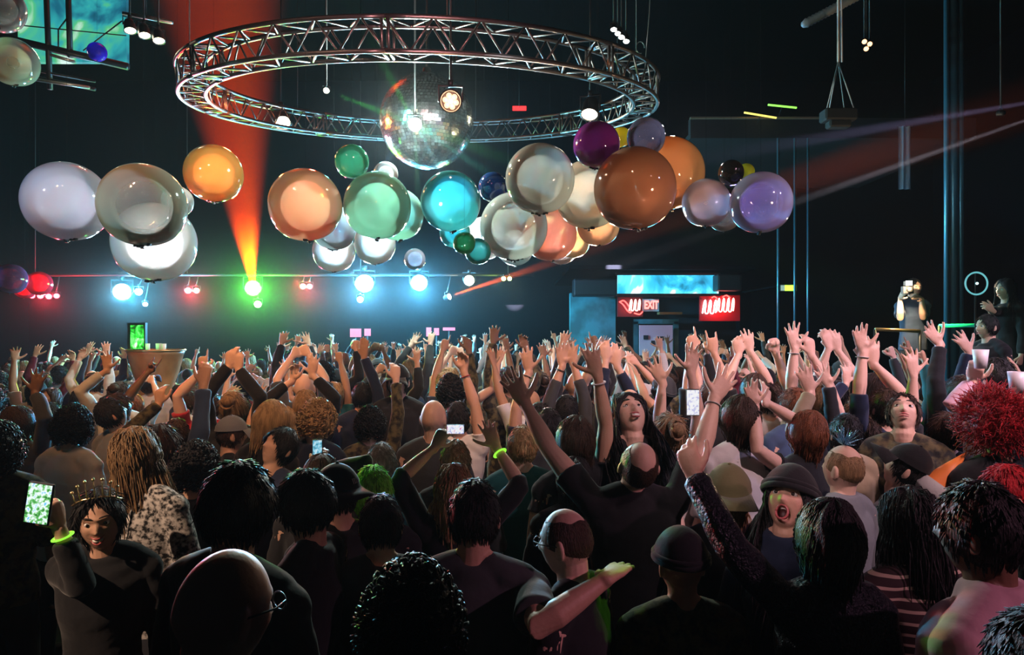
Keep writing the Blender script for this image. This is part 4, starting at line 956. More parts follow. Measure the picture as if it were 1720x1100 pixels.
# raised arms the photo shows one by one: wrist, fingertip, depth, head top
ARMS = [
 ((1003, 622), (988, 566), 3.15, (962, 700), 'R1', 'bare vertical arm with a pale wristband left of the laughing woman', dict(skin=1, sleeve=.1, side='R', hand='open', band='Rw')),
 ((1160, 622), (1166, 566), 3.35, (1118, 690), 'R', 'bare raised arm and hand in front of the white board', dict(skin=0, sleeve=.15, side='R', hand='open')),
 ((1112, 622), (1086, 566), 3.6, (1160, 700), 'L', 'spread hand on a bare arm leaning left under the exit sign', dict(skin=0, sleeve=.15, side='L', hand='spread')),
 ((1334, 578), (1328, 528), 3.7, (1370, 640), 'L', 'highest pale hand, wearing a bracelet, below the green exit light', dict(skin=0, sleeve=.15, side='L', hand='spread', band='Lw', other=((1356, 580), (1350, 535), 'relax'))),
 ((1300, 580), (1294, 552), 4.2, (1290, 642), 'R', 'fist raised left of the highest pale hand', dict(skin=0, sleeve=.15, side='R', hand='fist')),
 ((1360, 660), (1348, 616), 3.6, (1412, 690), 'L', 'greenish white hand lit from behind on a dark brown sleeve', dict(skin=0, sleeve=.98, side='L', hand='open', shirt='tan')),
 ((1392, 650), (1376, 610), 3.5, (1450, 700), 'L', 'open hand on a black sleeve slanting left below the highest hands', dict(skin=0, sleeve=1., side='L', hand='spread', shirt='black')),
 ((1420, 645), (1424, 604), 3.9, (1440, 668), 'L', 'lilac lit hand with a lifted thumb right of the slanting black sleeve', dict(skin=0, sleeve=.98, side='L', hand='open', shirt='navy')),
 ((1392, 582), (1384, 550), 4.6, (1400, 630), 'L', 'pair of hands behind the slanting black sleeve', dict(skin=0, sleeve=.6, side='L', hand='relax', other=((1408, 590), (1400, 550), 'open'))),
 ((1449, 590), (1441, 548), 4.0, (1480, 650), 'L', 'pink hand pointing up on a bare forearm beside dark rolled sleeves', dict(skin=0, sleeve=.55, side='L', hand='open', band='Lw', other=((1468, 612), (1466, 572), 'open'))),
 ((1533, 606), (1528, 553), 3.2, (1585, 690), 'L', 'tall bare forearm and rolled black sleeve below the photographer', dict(skin=0, sleeve=.45, side='L', hand='open')),
 ((1578, 578), (1552, 546), 4.4, (1602, 628), 'L', 'cool lit hand waving left below the camera flash', dict(skin=0, sleeve=.95, side='L', hand='open')),
 ((1628, 592), (1603, 552), 4.4, (1655, 640), 'L', 'cool lit hand waving left below the green railing', dict(skin=0, sleeve=.98, side='L', hand='open')),
 ((888, 624), (880, 576), 4.2, (900, 672), 'L', 'amber lit hand with a white wristband left of centre', dict(skin=1, sleeve=.3, side='L', hand='open', band='Lw')),
 ((945, 610), (942, 566), 4.5, (950, 660), 'L', 'pair of amber lit hands above dark sleeves left of the bar', dict(skin=1, sleeve=.8, side='L', hand='open', other=((962, 606), (956, 560), 'spread'), band='Lk')),
 ((778, 618), (776, 578), 4.3, (772, 672), 'R', 'thin bare arm raised straight with a red wristband under the teal balloon', dict(skin=1, sleeve=.1, side='R', hand='relax', band='Rr')),
 ((1035, 610), (1030, 560), 4.4, (1040, 656), 'R', 'hands raised in front of the left neon sign', dict(skin=0, sleeve=.9, side='R', hand='open', other=((1018, 590), (1014, 545), 'relax'))),
 ((1198, 586), (1192, 545), 4.6, (1190, 640), 'R', 'hand making horns in front of the right neon sign', dict(skin=1, sleeve=.5, side='R', hand='horns', other=((1165, 588), (1158, 545), 'point'))),
 ((180, 622), (178, 590), 5.4, (205, 640), 'L', 'orange lit open hand left of the round wooden booth', dict(skin=1, sleeve=.9, side='L', hand='open')),
 ((340, 622), (341, 588), 4.8, (352, 652), 'L', 'orange lit pointing hand right of the round wooden booth', dict(skin=0, sleeve=.3, side='L', hand='point', shirt='red')),
 ((266, 680), (268, 652), 3.9, (298, 700), 'L', 'brown lit hand holding up over a floral cuff behind the blond woman', dict(skin=1, sleeve=1., side='L', hand='relax', shirt='plaid')),
 ((402, 622), (400, 580), 4.6, (395, 655), 'R', 'pair of hands held together above the grey cap', dict(skin=0, sleeve=1., side='R', hand='relax', other=((384, 616), (388, 585), 'relax'))),
 ((60, 660), (66, 628), 4.2, (42, 680), 'R', 'dark hand raised at the left edge', dict(skin=3, sleeve=.95, side='R', hand='spread')),
 ((490, 640), (498, 605), 4.8, (515, 655), 'L', 'pair of warm lit hands above the short blond curls', dict(skin=0, sleeve=.9, side='L', hand='relax', other=((525, 630), (528, 595), 'open'))),
 ((612, 600), (612, 560), 5.3, (608, 640), 'R', 'dark sleeve raised high right of the short blond curls', dict(skin=2, sleeve=1., side='R', hand='flat')),
 ((1260, 590), (1256, 556), 5.0, (1262, 628), 'R', 'pair of lilac hands held high right of the right neon sign', dict(skin=0, sleeve=.4, side='R', hand='open', other=((1240, 596), (1236, 560), 'relax'))),
]
for (w_, f_, d, hd_, _, lab, k) in ARMS:
    s = k['side']; o_ = 'R' if s == 'L' else 'L'
    arm = dict(w=(*w_, d), f=(*f_, d), hand=k['hand'], n=(R.uniform(-.3, .3), 1 if R.random() < .7 else -1, .1))
    kw = {s: arm}
    if 'other' in k: a, b, hn = k['other']; kw[o_] = dict(w=(*a, d), f=(*b, d), hand=hn, n=(R.uniform(-.3, .3), 1, .1))
    hero(*hd_, d+.05, R.uniform(-15, 25), lab.replace('pair of', 'person with a pair of') if 'pair' in lab else 'person with a '+lab if not lab.startswith(('highest', 'orange', 'open', 'amber', 'hand', 'hands')) else 'person with '+('the ' if lab.startswith('highest') else '' if lab.startswith('hands') else 'an ' if lab[0] in 'oa' else 'a ')+lab,
         k['skin'], R.choice(['short', 'bob', 'short', 'bun']), R.choice(['black', 'brown', 'sandy', 'brown']), k.get('shirt', R.choice(['black', 'charcoal', 'navy', 'white'])), sleeve=k['sleeve'], look=(R.uniform(5, 25), 0, 0), extras=(k['band'],) if 'band' in k else (), **kw)
# ------------------------------------------------------------------ bar front with neon signs, at the right rear
def quad_box(name, px0, py0, px1, py1, d, thick, m, parent=None, smooth=False, bev=0.):
    a, b = P(px0, py0, d), P(px1, py1, d); c = (a+b)/2; c.y += thick/2
    base = parent.matrix_world.inverted() @ c if False else (c-parent.location if parent else c)
    mb = MB(); mb.box((0, 0, 0), (abs(b.x-a.x), thick, abs(a.z-b.z))); o = build(name, mb, m, parent, smooth); o.location = base
    if bev: q = o.modifiers.new('b', 'BEVEL'); q.width = bev; q.segments = 2
    return o
m_teal_wall = mat('teal_painted_panel', (.05, .22, .25), .5, var=.5, vscale=2); m_board = mat('pale_board', (.55, .42, .50), .6)
def led_panel(name, stops, es, scale):
    m = bpy.data.materials.new(name); m.use_nodes = True; nt = m.node_tree; bs = nt.nodes['Principled BSDF']; bs.inputs['Base Color'].default_value = (.01, .01, .01, 1)
    tc = nt.nodes.new('ShaderNodeTexCoord'); n = nt.nodes.new('ShaderNodeTexNoise'); n.inputs['Scale'].default_value = scale; n.inputs['Detail'].default_value = 4; n.inputs['Distortion'].default_value = 1.2
    cr = nt.nodes.new('ShaderNodeValToRGB')
    while len(cr.color_ramp.elements) < len(stops): cr.color_ramp.elements.new(.5)
    for i, (p, c) in enumerate(stops): cr.color_ramp.elements[i].position = p; cr.color_ramp.elements[i].color = (*c, 1)
    nt.links.new(tc.outputs['Object'], n.inputs[0]); nt.links.new(n.outputs[0], cr.inputs[0]); nt.links.new(cr.outputs[0], bs.inputs['Emission Color']); bs.inputs['Emission Strength'].default_value = es; m.cycles.emission_sampling = 'NONE'
    return m
D = 16.
D = 16.0
t = thing('bar_front', 'dark bar front with a doorway and teal painted panels under the glowing blue screen', 'bar', P(1105, 560, D)); t.location.z = 0
def bp(name, x0, y0, x1, y1, dz, th, m): return quad_box(name, x0, y0, x1, y1, D+dz, th, m, t)
bp('side_panel', 958, 492, 1034, 700, .3, .3, m_teal_wall); bp('side_panel', 1243, 492, 1262, 700, .3, .3, m_wall)
bp('fascia', 1034, 493, 1243, 500, .1, .5, m_black); bp('back_panel', 1034, 500, 1243, 700, .9, .1, m_dark)
bp('door_frame', 1064, 540, 1072, 700, .5, .1, m_teal_wall); bp('door_frame', 1132, 540, 1140, 700, .5, .1, m_teal_wall); bp('door_frame', 1064, 536, 1140, 544, .5, .1, m_teal_wall)
bp('shelf', 1108, 524, 1146, 528, .4, .3, mat('warm_wood', (.4, .18, .07), .5))
mb = MB(); 
for o_, x0 in (('counter', 958),):
    bp('counter', 958, 700, 1262, 706, -.3, .6, m_black)
t2 = thing('menu_board', 'pale pink board with dark smudges standing in the teal doorway', 'board', P(1101, 570, D+.35))
quad_box('board_panel', 1074, 546, 1130, 640, D+.3, .05, m_board, t2); 
for x0, y0, w_ in ((1081, 563, 8), (1104, 565, 11), (1094, 572, 6)): quad_box('dark_patch', x0, y0, x0+w_, y0+7, D+.28, .03, m_dark, t2)
t2 = thing('video_screen', 'long glowing blue video screen above the bar', 'screen', P(1120, 478, D))
quad_box('screen_panel', 1038, 462, 1207, 493, D-.1, .1, led_panel('blue_screen', [(.35, (.0, .08, .16)), (.5, (.02, .30, .48)), (.6, (.10, .55, .75)), (.68, (.9, 1, 1))], 2.4, 1.1), t2)
quad_box('screen_frame', 1034, 458, 1211, 462, D-.12, .14, m_black, t2); quad_box('screen_frame', 1034, 493, 1211, 497, D-.12, .14, m_black, t2)
light('AREA', P(1120, 482, D-.3), P(1120, 620, D-4), (.1, .7, 1), 60, .8, name='screen_glow')
for x0, y0, x1, y1, w_ in ((964, 468, 1037, 497, 'left'), (1206, 460, 1246, 488, 'right')):
    t3 = thing('loudspeaker', 'long black loudspeaker at the %s end of the glowing blue screen' % w_, 'loudspeaker', P((x0+x1)/2, (y0+y1)/2, D-.4))
    quad_box('cabinet', x0, y0, x1, y1, D-.5, .5, m_black, t3, bev=.03)
    quad_box('grille', x0+3, y0+3, x1-3, y1-3, D-.53, .04, m_dark, t3)
# what is below and above: soffit that ties them to the wall
st_ = struct('trim_1', (P(1105, 440, D).x, (D+Y1)/2+.0, P(0, 452, D).z), (P(1262, 0, D).x-P(958, 0, D).x, Y1-D+1.0, .1), m_wall)
def neon(name, label, x0, y0, x1, y1, pts_list, back, tubec, es, cols):
    t = thing(name, label, 'neon sign', P((x0+x1)/2, (y0+y1)/2, D-.05))
    quad_box('backing_panel', x0, y0, x1, y1, D, .06, back, t)
    for i, pts in enumerate(pts_list):
        mb = MB(); q = [P(a, b, D-.07)-t.location for a, b in pts]
        s = []
        for k in range(len(q)-1):
            for u in (0, .34, .67):
                p0, p1, p2, p3 = q[max(k-1, 0)], q[k], q[k+1], q[min(k+2, len(q)-1)]
                s.append(.5*((2*p1)+(p2-p0)*u+(2*p0-5*p1+4*p2-p3)*u*u+(3*p1-p0-3*p2+p3)*u**3))
        s.append(q[-1]); mb.loft(s, [.016]*len(s), n=6); build('neon_tube', mb, emat('neon_'+cols[i % len(cols)], {'red': (1, .06, .05), 'pink': (1, .35, .30), 'white': (.95, .80, .75)}[cols[i % len(cols)]], es), t)
    return t
m_redback = mat('red_backing', (.35, .01, .02), .5); m_dback = mat('dark_red_backing', (.08, .01, .015), .5)
def scr(x, y, w, h, n):   # looping handwriting
    p = []
    for k in range(n):
        p += [(x+w*k, y+h*.9), (x+w*(k+.25), y+h*.3), (x+w*(k+.5), y), (x+w*(k+.62), y+h*.3), (x+w*(k+.45), y+h*.85)]
    return p
neon('neon_sign', 'red neon sign of looping strokes left of the exit sign', 1037, 499, 1080, 532, [[(1041, 507), (1048, 505), (1056, 514), (1060, 525), (1054, 522), (1047, 512), (1041, 507)], scr(1057, 503, 7, 20, 3), [(1066, 526), (1074, 528), (1079, 524)]], m_dback, None, 6, ['red', 'pink', 'red'])
neon('neon_sign', 'red neon sign of white looping strokes at the right end of the bar', 1175, 496, 1243, 539, [scr(1180, 504, 9, 24, 3), scr(1204, 501, 8, 24, 4), [(1196, 500), (1200, 498), (1204, 501)], [(1214, 499), (1220, 496), (1226, 500)]], m_redback, None, 5, ['white', 'pink', 'red', 'red'])
light('POINT', P(1210, 518, D-.3), None, (1, .05, .05), 14, .1, name='neon_glow'); light('POINT', P(1058, 516, D-.3), None, (1, .05, .05), 6, .1, name='neon_glow')
t = thing('exit_sign', 'grey exit sign with red letters between the left neon sign and the shelf', 'exit sign', P(1094, 512, D-.1))
quad_box('sign_box', 1080, 502, 1107, 523, D-.1, .08, mat('sign_grey', (.25, .27, .28), .5), t)
def text(s, px, py, d, h, m, parent, name='lettering', sx=1.):
    c = bpy.data.curves.new(name, 'FONT'); c.body = s; c.align_x = 'CENTER'; c.align_y = 'CENTER'; c.size = h; c.extrude = .008; c.offset = .01
    o = bpy.data.objects.new(name, c); COL.objects.link(o); o.parent = parent; o.location = P(px, py, d)-parent.location; o.rotation_euler = (PI/2, 0, 0); o.scale = (sx, 1, 1); c.materials.append(m)
    bpy.context.view_layer.update(); me = bpy.data.meshes.new_from_object(o.evaluated_get(bpy.context.evaluated_depsgraph_get())); o2 = bpy.data.objects.new(name, me); COL.objects.link(o2); o2.parent = parent; o2.location = o.location; o2.rotation_euler = o.rotation_euler; o2.scale = o.scale; bpy.data.objects.remove(o); return o2
text('EXIT', 1094, 512.5, D-.115, .27, emat('exit_letters', (1, .16, .14), 4), t, sx=.62)
t = thing('exit_light', 'small glowing green exit light on the dark wall right of the bar', 'exit light', P(1325, 483, 17.5))
quad_box('light_box', 1311, 478, 1338, 489, 17.5, .1, mat('sign_grey', (.25, .27, .28), .5), t); quad_box('green_face', 1319, 479, 1337, 488, 17.47, .03, emat('exit_green', (.45, 1, .05), 3), t); quad_box('white_face', 1312, 479, 1318, 488, 17.47, .03, emat('exit_white', (.5, .8, .7), .6), t)
quad_box('bracket', 1322, 476, 1328, 479, 17.5, 3.45, m_black, t)
t = thing('red_strip_light', 'tiny red strip light seen through the ring truss right of the mirror ball', 'light', P(872, 181, 19)); quad_box('strip', 861, 178, 884, 184, 19, .1, emat('strip_red', (1, .02, .02), 3), t)
mb = MB(); mb.tube((0, 0, 0), (0, 0, ZC-.01-t.location.z), .01, 5); build('hanging_rod', mb, m_black, t) if t.location.z < ZC else None

# far stage dressing: lit pink panels and a row of glassware near the booth
for k, (x0, y0, x1, y1) in enumerate(((588, 552, 606, 566), (612, 552, 622, 564), (716, 550, 724, 565), (729, 551, 737, 563), (744, 550, 764, 555))):
    t = thing('lit_panel', 'small pink lit panel on the far stage, %s of five' % ('first from the left', 'second', 'third', 'fourth', 'the long right one')[k], 'panel', P((x0+x1)/2, (y0+y1)/2, 15.6), group='pink panels on the far stage')
    quad_box('panel_face', x0, y0, x1, y1, 15.6, .05, emat('pink_panel', (1, .12, .25), 1.6), t)
    mb = MB(); zt = P(0, y1, 15.6).z-t.location.z; mb.tube((0, .03, zt), (0, .03, 1.0-t.location.z), .02, 6); mb.box((0, .03, 1.01-t.location.z), (.3, .3, .02)); build('stand', mb, m_black, t)

# round wooden booth on the left with its green screen
BD = 8.2; bc = P(262, 600, BD)
t = thing('round_booth', 'round wooden booth with a flared rim rising out of the crowd on the left', 'booth', (bc.x, bc.y, 0))
m_wood = mat('booth_wood', (.42, .18, .07), .35, var=.4, vscale=3, bump=.1)
zt = P(0, 588, BD).z
mb = MB(); mb.lathe([(.16, 0), (.18, .8), (.20, 1.45), (.26, zt-.28), (.31, zt-.06), (.335, zt), (.30, zt), (.28, zt-.03), (0, zt-.03)], n=40); build('wooden_shell', mb, m_wood, t)
mb = MB(); mb.lathe([(.337, zt-.012), (.345, zt), (.337, zt+.012), (.328, zt)], n=40); build('rim', mb, mat('brass_rim', (.6, .4, .2), .3, .9), t)
t = thing('green_monitor', 'small bright green monitor standing at the left edge of the round booth', 'monitor', P(229, 568, BD+.1))
quad_box('screen', 219, 546, 240, 586, BD+.05, .02, led_panel('green_screen', [(.35, (0, .05, 0)), (.5, (.02, .5, .03)), (.62, (.2, 1, .2)), (.72, (.9, 1, .8))], 2.2, 9), t)
quad_box('bezel', 214, 542, 244, 588, BD+.07, .05, m_black, t); light('POINT', P(229, 568, BD-.15), None, (.1, 1, .1), 3, .05, name='screen_glow')
gl = mat('glassware', (.8, .8, .75), .05, spec=.8, emit=None)
for k in range(6):
    q = P(262+k*11, 586, BD+.1); 
    if k > 1: q.x = bc.x-.02+(k-1)*.055
    t = thing('drinking_glass', 'small glass in the row standing on the rim of the round booth', 'glass', (q.x-.05, bc.y+.1*math.sin(k), zt-.028), group='glasses on the round booth')
    mb = MB(); mb.lathe([(.0, .001), (.022, .001), (.028, .11), (.025, .11), (.020, .01), (0, .01)], n=14); build('tumbler', mb, gl, t)

# ------------------------------------------------------------------ platform at the right with the photographer and two onlookers
t = thing('side_platform', 'raised black platform along the right wall behind the crowd', 'platform', (8.6, 8.4, 0))
mb = MB(); mb.box((0, 0, .5), (8.6, 5.0, 1.0)); o = build('platform_body', mb, m_black, t, False)
def rail(label, x0, y0, x1, y1, d, m):
    a, b = P(x0, y0, d), P(x1, y1, d); t = thing('handrail', label, 'railing', (a+b)/2)
    mb = MB(); mb.tube(a-t.location, b-t.location, .022, 10); build('top_rail', mb, m, t)
    for q in (a, b):
        mb = MB(); zb = 1.0 if d > 6.0 else 0; mb.tube(q-t.location, V((q.x, q.y, zb))-t.location, .02, 8); build('post', mb, m_black, t)
rail('green lit handrail of the platform beside the onlooker at the right', 1578, 547, 1665, 546, 8.0, mat('rail_green_glow', (.05, .55, .45), .3, .3, emit=(.02, .5, .35), es=.35))  # green light on the rail is put into its colour and glow
rail('brass lit handrail of the platform below the photographer', 1470, 553, 1545, 556, 8.3, mat('brass_rail', (.7, .5, .25), .3, .9))
PZ = 1.0
hero(1535, 467, 8.7, 185, 'photographer in a blue shirt on the platform holding a flashing camera', 0, 'short', 'black', 'denim', z=PZ, sleeve=.4, L=dict(w=(1548, 502, 8.45), f=(1532, 492, 8.35), hand='relax', pole=(0, 0, -1)), R=dict(w=(1512, 500, 8.5), f=(1520, 488, 8.35), hand='relax', pole=(0, 0, -1)), face=True, voxel=.0055)
t = thing('camera', 'camera with a dazzling flash held up by the photographer', 'camera', P(1524, 487, 8.35))
mb = MB(); mb.box((0, 0, 0), (.13, .06, .09)); build('camera_body', mb, m_black, t, False); mb = MB(); mb.lathe([(0, .06), (.03, .06), (.032, 0)], (0, -.03, 0), (0, -1, 0), 16); build('lens', mb, m_black, t)
mb = MB(); mb.box((0, 0, .085), (.06, .07, .05)); build('flash_unit', mb, m_black, t, False); mb = MB(); mb.box((0, -.037, .085), (.075, .004, .055)); build('flash_window', mb, emat('flash', (1, .85, .6), 120), t, False)
light('POINT', P(1524, 480, 8.2), None, (1, .70, .38), 90, .03, name='flash_light')
hero(1688, 468, 7.0, 100, 'laughing dark-haired woman in black on the platform, one arm stretched to the left', 0, 'long', 'black', 'black', sex='f', z=PZ, sleeve=.95, face=True, smile=1, voxel=.0045, R=dict(w=(1668, 522, 6.7), f=(1648, 508, 6.7), hand='relax', n=(0, 1, 0), s=(0, 0, 1)))
hero(1657, 527, 6.1, 95, 'man with a green lit face in profile below the laughing woman', 0, 'short', 'black', 'black', z=.55, face=True, voxel=.0045)
t = thing('step', 'black step under the man with the green lit face', 'step', (P(1657, 527, 6.1).x, 6.1, 0)); mb = MB(); mb.box((-.05, -.02, .275), (.6, .5, .55)); build('step_body', mb, m_black, t, False)
light('SPOT', P(1560, 520, 5.4)+V((0, 0, .5)), P(1690, 500, 6.8), (.15, 1, .75), 22, .05, 60, .8, 'green_side_glow')
t = thing('ring_sign', 'small round neon ring glowing teal on the right wall side above the onlookers', 'neon ring', P(1640, 476, 9.2))
mb = MB(); mb.loft([V((.155*math.cos(a), 0, .155*math.sin(a))) for a in [2*PI*i/40 for i in range(41)]], [.012]*41, n=6, cap=False); build('neon_tube', mb, emat('ring_teal', (.15, .55, .6), .9), t)
mb = MB(); mb.ball((.01, 0, .0), .018, 8, 6); build('center_lamp', mb, emat('ring_dot', (.6, 1, 1), 3), t)
mb = MB(); mb.tube((0, .02, -.15), (0, .02, 1.0-t.location.z), .015, 6); mb.tube((0, .02, .155), (0, .02, -.155), .008, 5); build('stand', mb, m_black, t)
# cups and papers held up at the right
def cup(px, py, d, label):
    t = thing('plastic_cup', label, 'cup', P(px, py, d)); mb = MB(); mb.lathe([(0, -.055), (.030, -.055), (.042, .055), (.040, .055), (.028, -.05), (0, -.05)], n=20); build('cup_wall', mb, mat('white_cup', (.75, .72, .74), .4), t)
hero(1672, 600, 4.0, 8, 'dark-haired person in a magenta lit top holding up a white cup at the right', 0, 'short', 'black', 'pink', sleeve=.9, fix=1, L=dict(w=(1634, 640, 3.9), f=(1640, 610, 3.8), hand='phone', n=(.6, .8, 0), s=(.5, -.5, 0)))
cup(1647, 603, 3.78, 'white cup held up beside the magenta lit top at the right')
cup(1708, 642, 3.4, 'white cup cut by the right edge above the crimson wig')
hero(1722, 640, 3.5, 5, 'person at the very right edge lifting a white cup', 0, 'short', 'black', 'black', fix=1, L=dict(w=(1704, 675, 3.5), f=(1706, 645, 3.42), hand='phone', n=(.3, -1, 0), s=(1, 0, 0)))

# ------------------------------------------------------------------ high window and mezzanine at the top left
WD = 11.0
t = thing('mezzanine_screen', 'teal glowing screen seen through the high window at the top left', 'screen', P(130, 40, WD+1.2))
quad_box('screen_panel', 30, -60, 212, 104, WD+1.2, .1, led_panel('mezzanine_glow', [(.30, (0, .03, .06)), (.42, (.01, .16, .25)), (.52, (.03, .42, .45)), (.60, (.10, .6, .25)), (.70, (.75, 1, .9))], .9, .9), t)
mb = MB(); mb.tube((0, 0, 1.0), (0, 0, ZC-.01-t.location.z), .02, 6) if t.location.z+1 < ZC else None
if mb.v: build('hanging_rod', mb, m_black, t)
def wbar(x0, y0, x1, y1, r, name='window_frame', d=WD):
    mb = MB(); mb.tube(P(x0, y0, d), P(x1, y1, d), r, 6); return build(name, mb, m_black, win)
win = bpy.data.objects.new('window_1', None); COL.objects.link(win); win['kind'] = 'structure'
wbar(76, -60, 84, 150, .045); wbar(113, -60, 118, 96, .045); wbar(-40, 52, 215, 112, .06); wbar(-40, 110, 160, 150, .03); wbar(-40, 100, 160, 137, .02); wbar(98, 85, 98, 50, .012); wbar(98, 50, 113, 30, .012); wbar(140, 85, 205, 35, .012); wbar(30, 42, 212, 60, .01)
m_lit = mat('scuffed_steel', (.45, .45, .42), .4, .8)
for x0, y0, x1, y1 in ((85, 92, 125, 104), (0, 108, 50, 124), (60, 134, 150, 147)):
    mb = MB(); a, b = P(x0, y0, WD-.2), P(x1, y1, WD-.2); mb.tube(a, b, .025, 8); o = build('sill_rail', mb, m_lit, win)
light('POINT', P(60, 90, WD-.9), None, (1, .85, .6), 8, .1, name='mezzanine_lamp')
# side bar for the flood lamps, hanging cable, ducts and the bridled hoist at the right
t = thing('side_bar', 'short pipe holding the three warm lamps beside the high window', 'pipe', P(245, 30, 8.6)); mb = MB(); mb.tube((-.3, 0, .06), (.35, 0, -.06), .025, 8); build('pipe', mb, m_lit, t); mb = MB(); mb.tube((0, 0, 0), (0, 0, ZC-.01-t.location.z), .01, 6); build('hanging_rod', mb, m_black, t)
t = thing('air_duct', 'pale ribbed flexible duct slanting under the dark ceiling at the top right', 'duct', P(1398, 18, 9.5))
a, b = P(1352, 40, 9.5)-t.location, P(1470, -22, 9.5)-t.location; mb = MB(); n = 40
mb.loft([a.lerp(b, i/n) for i in range(n+1)], [.055+.014*(i % 2) for i in range(n+1)], n=12); build('ribbed_hose', mb, mat('duct_grey', (.38, .38, .40), .5), t)
mb = MB(); mb.tube(b*.8, b*.8+V((0, 0, ZC-.01-t.location.z-b.z*.8)), .008, 5); build('hanging_wire', mb, m_black, t)
t = thing('hoist', 'dark hoist hanging from a rope with a splayed four legged bridle at the upper right', 'hoist', P(1408, 104, 9.0)); m_rope = mat('pale_rope', (.55, .45, .42), .8)
mb = MB(); mb.tube((0, 0, 0), (0, 0, ZC-.01-t.location.z), .016, 8); mb.tube((.05, 0, 0), (.02, 0, ZC-.01-t.location.z), .012, 8); build('rope', mb, m_rope, t)
for dx, dy in ((-.18, -.05), (-.10, .06), (.12, .06), (.19, -.05)):
    mb = MB(); mb.tube((0, 0, 0), (dx, dy, -.66), .008, 6); build('bridle_leg', mb, m_rope, t)
mb = MB(); mb.box((0, 0, -.74), (.44, .22, .16)); mb.box((0, 0, -.86), (.3, .16, .10)); o = build('motor_body', mb, m_dark, t, False); q = o.modifiers.new('b', 'BEVEL'); q.width = .02
t = thing('hanging_cable', 'thin cable with a small loop hanging down to the right end of the ring truss', 'cable', P(1083, 80, 8.8))
lp = [(1093, -40), (1091, 20), (1086, 80), (1080, 165)]; mb = MB(); mb.loft([P(x, y, 8.8)-t.location for x, y in lp], [.007]*4, n=5)
build('cable_line', mb, m_lit, t); mb = MB(); mb.loft([V((-.06+.055*math.cos(a), 0, .0+.08*math.sin(a))) for a in [2*PI*i/20 for i in range(17)]], [.006]*17, n=5); build('loop', mb, m_lit, t)
# right wall balcony front, banners and pipes
t = thing('balcony', 'dark balcony front with a pale edge at the upper right', 'balcony', P(1290, 200, 15.5))
quad_box('balcony_front', 1160, 198, 1640, 232, 15.5, .2, m_dark, t); quad_box('balcony_edge', 1160, 196, 1400, 199, 15.45, .1, mat('balcony_edge', (.30, .16, .10), .4), t); quad_box('balcony_deck', 1160, 222, 1640, 232, 15.6, 5.38, m_dark, t)
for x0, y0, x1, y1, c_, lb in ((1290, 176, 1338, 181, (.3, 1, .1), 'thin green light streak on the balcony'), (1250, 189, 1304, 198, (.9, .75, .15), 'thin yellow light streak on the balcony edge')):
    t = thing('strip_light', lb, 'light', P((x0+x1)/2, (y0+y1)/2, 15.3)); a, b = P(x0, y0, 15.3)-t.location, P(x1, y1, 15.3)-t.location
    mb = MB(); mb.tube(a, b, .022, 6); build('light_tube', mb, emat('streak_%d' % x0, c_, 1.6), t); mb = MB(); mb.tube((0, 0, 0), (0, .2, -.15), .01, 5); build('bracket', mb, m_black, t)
m_bl = mat('blue_pipe', (.10, .28, .40), .35, .6)
for k, (px, r_) in enumerate(((1590, .05), (1602, .07), (1614, .05), (1307, .03), (1335, .03), (1357, .03))):
    d = 12.6 if k < 3 else 15.2
    t = thing('wall_pipe', ('vertical blue lit pipe of the bundle at the right wall, %s' % ('left one', 'thick middle one', 'right one')[k]) if k < 3 else 'thin blue lit upright below the balcony, %s of three' % ('left', 'middle', 'right')[k-3], 'pipe', P(px, 560, d)); t.location.z = 0
    h = ZC-.02 if k < 3 else P(0, 232, 15.2).z
    if k < 3 and P(px, 560, d).x > 3.8: pass
    mb = MB(); mb.tube((0, 0, 0), (0, 0, h), r_, 12); build('pipe', mb, m_bl, t)
    mb = MB(); mb.tube((0, 0, 0), (0, 0, .03), r_*1.8, 12); build('flange', mb, m_black, t)
t = thing('hanging_banner', 'pale blue cloth strip hanging below the balcony left of the blue pipes', 'banner', P(1520, 265, 13.0))
mb = MB(); nx, nz = 10, 20; vs_ = []; w_, h_ = .26, 1.25
for s in (0, 1):
    for j in range(nz+1):
        for i in range(nx+1): vs_.append((-w_/2+w_*i/nx, .03*math.sin(i*1.4)+.004*s, h_/2-h_*j/nz))
fs_ = []; N_ = (nx+1)*(nz+1)
for j in range(nz):
    for i in range(nx):
        q = (j*(nx+1)+i, j*(nx+1)+i+1, (j+1)*(nx+1)+i+1, (j+1)*(nx+1)+i); fs_.append(q); fs_.append(tuple(v+N_ for v in q[::-1]))
mb.add(vs_, fs_); build('cloth', mb, mat('banner_cloth', (.22, .30, .38), .8), t); mb = MB(); mb.tube((-.15, 0, .63), (.15, 0, .63), .012, 6); mb.tube((0, 0, .63), (0, 0, ZC-.01-t.location.z), .006, 5); build('rod', mb, m_black, t)
light('SPOT', P(1480, 560, 9.5)+V((0, 0, .6)), P(1530, 250, 13), (.3, .7, 1), 120, .1, 40, .8, 'blue_wall_uplight')
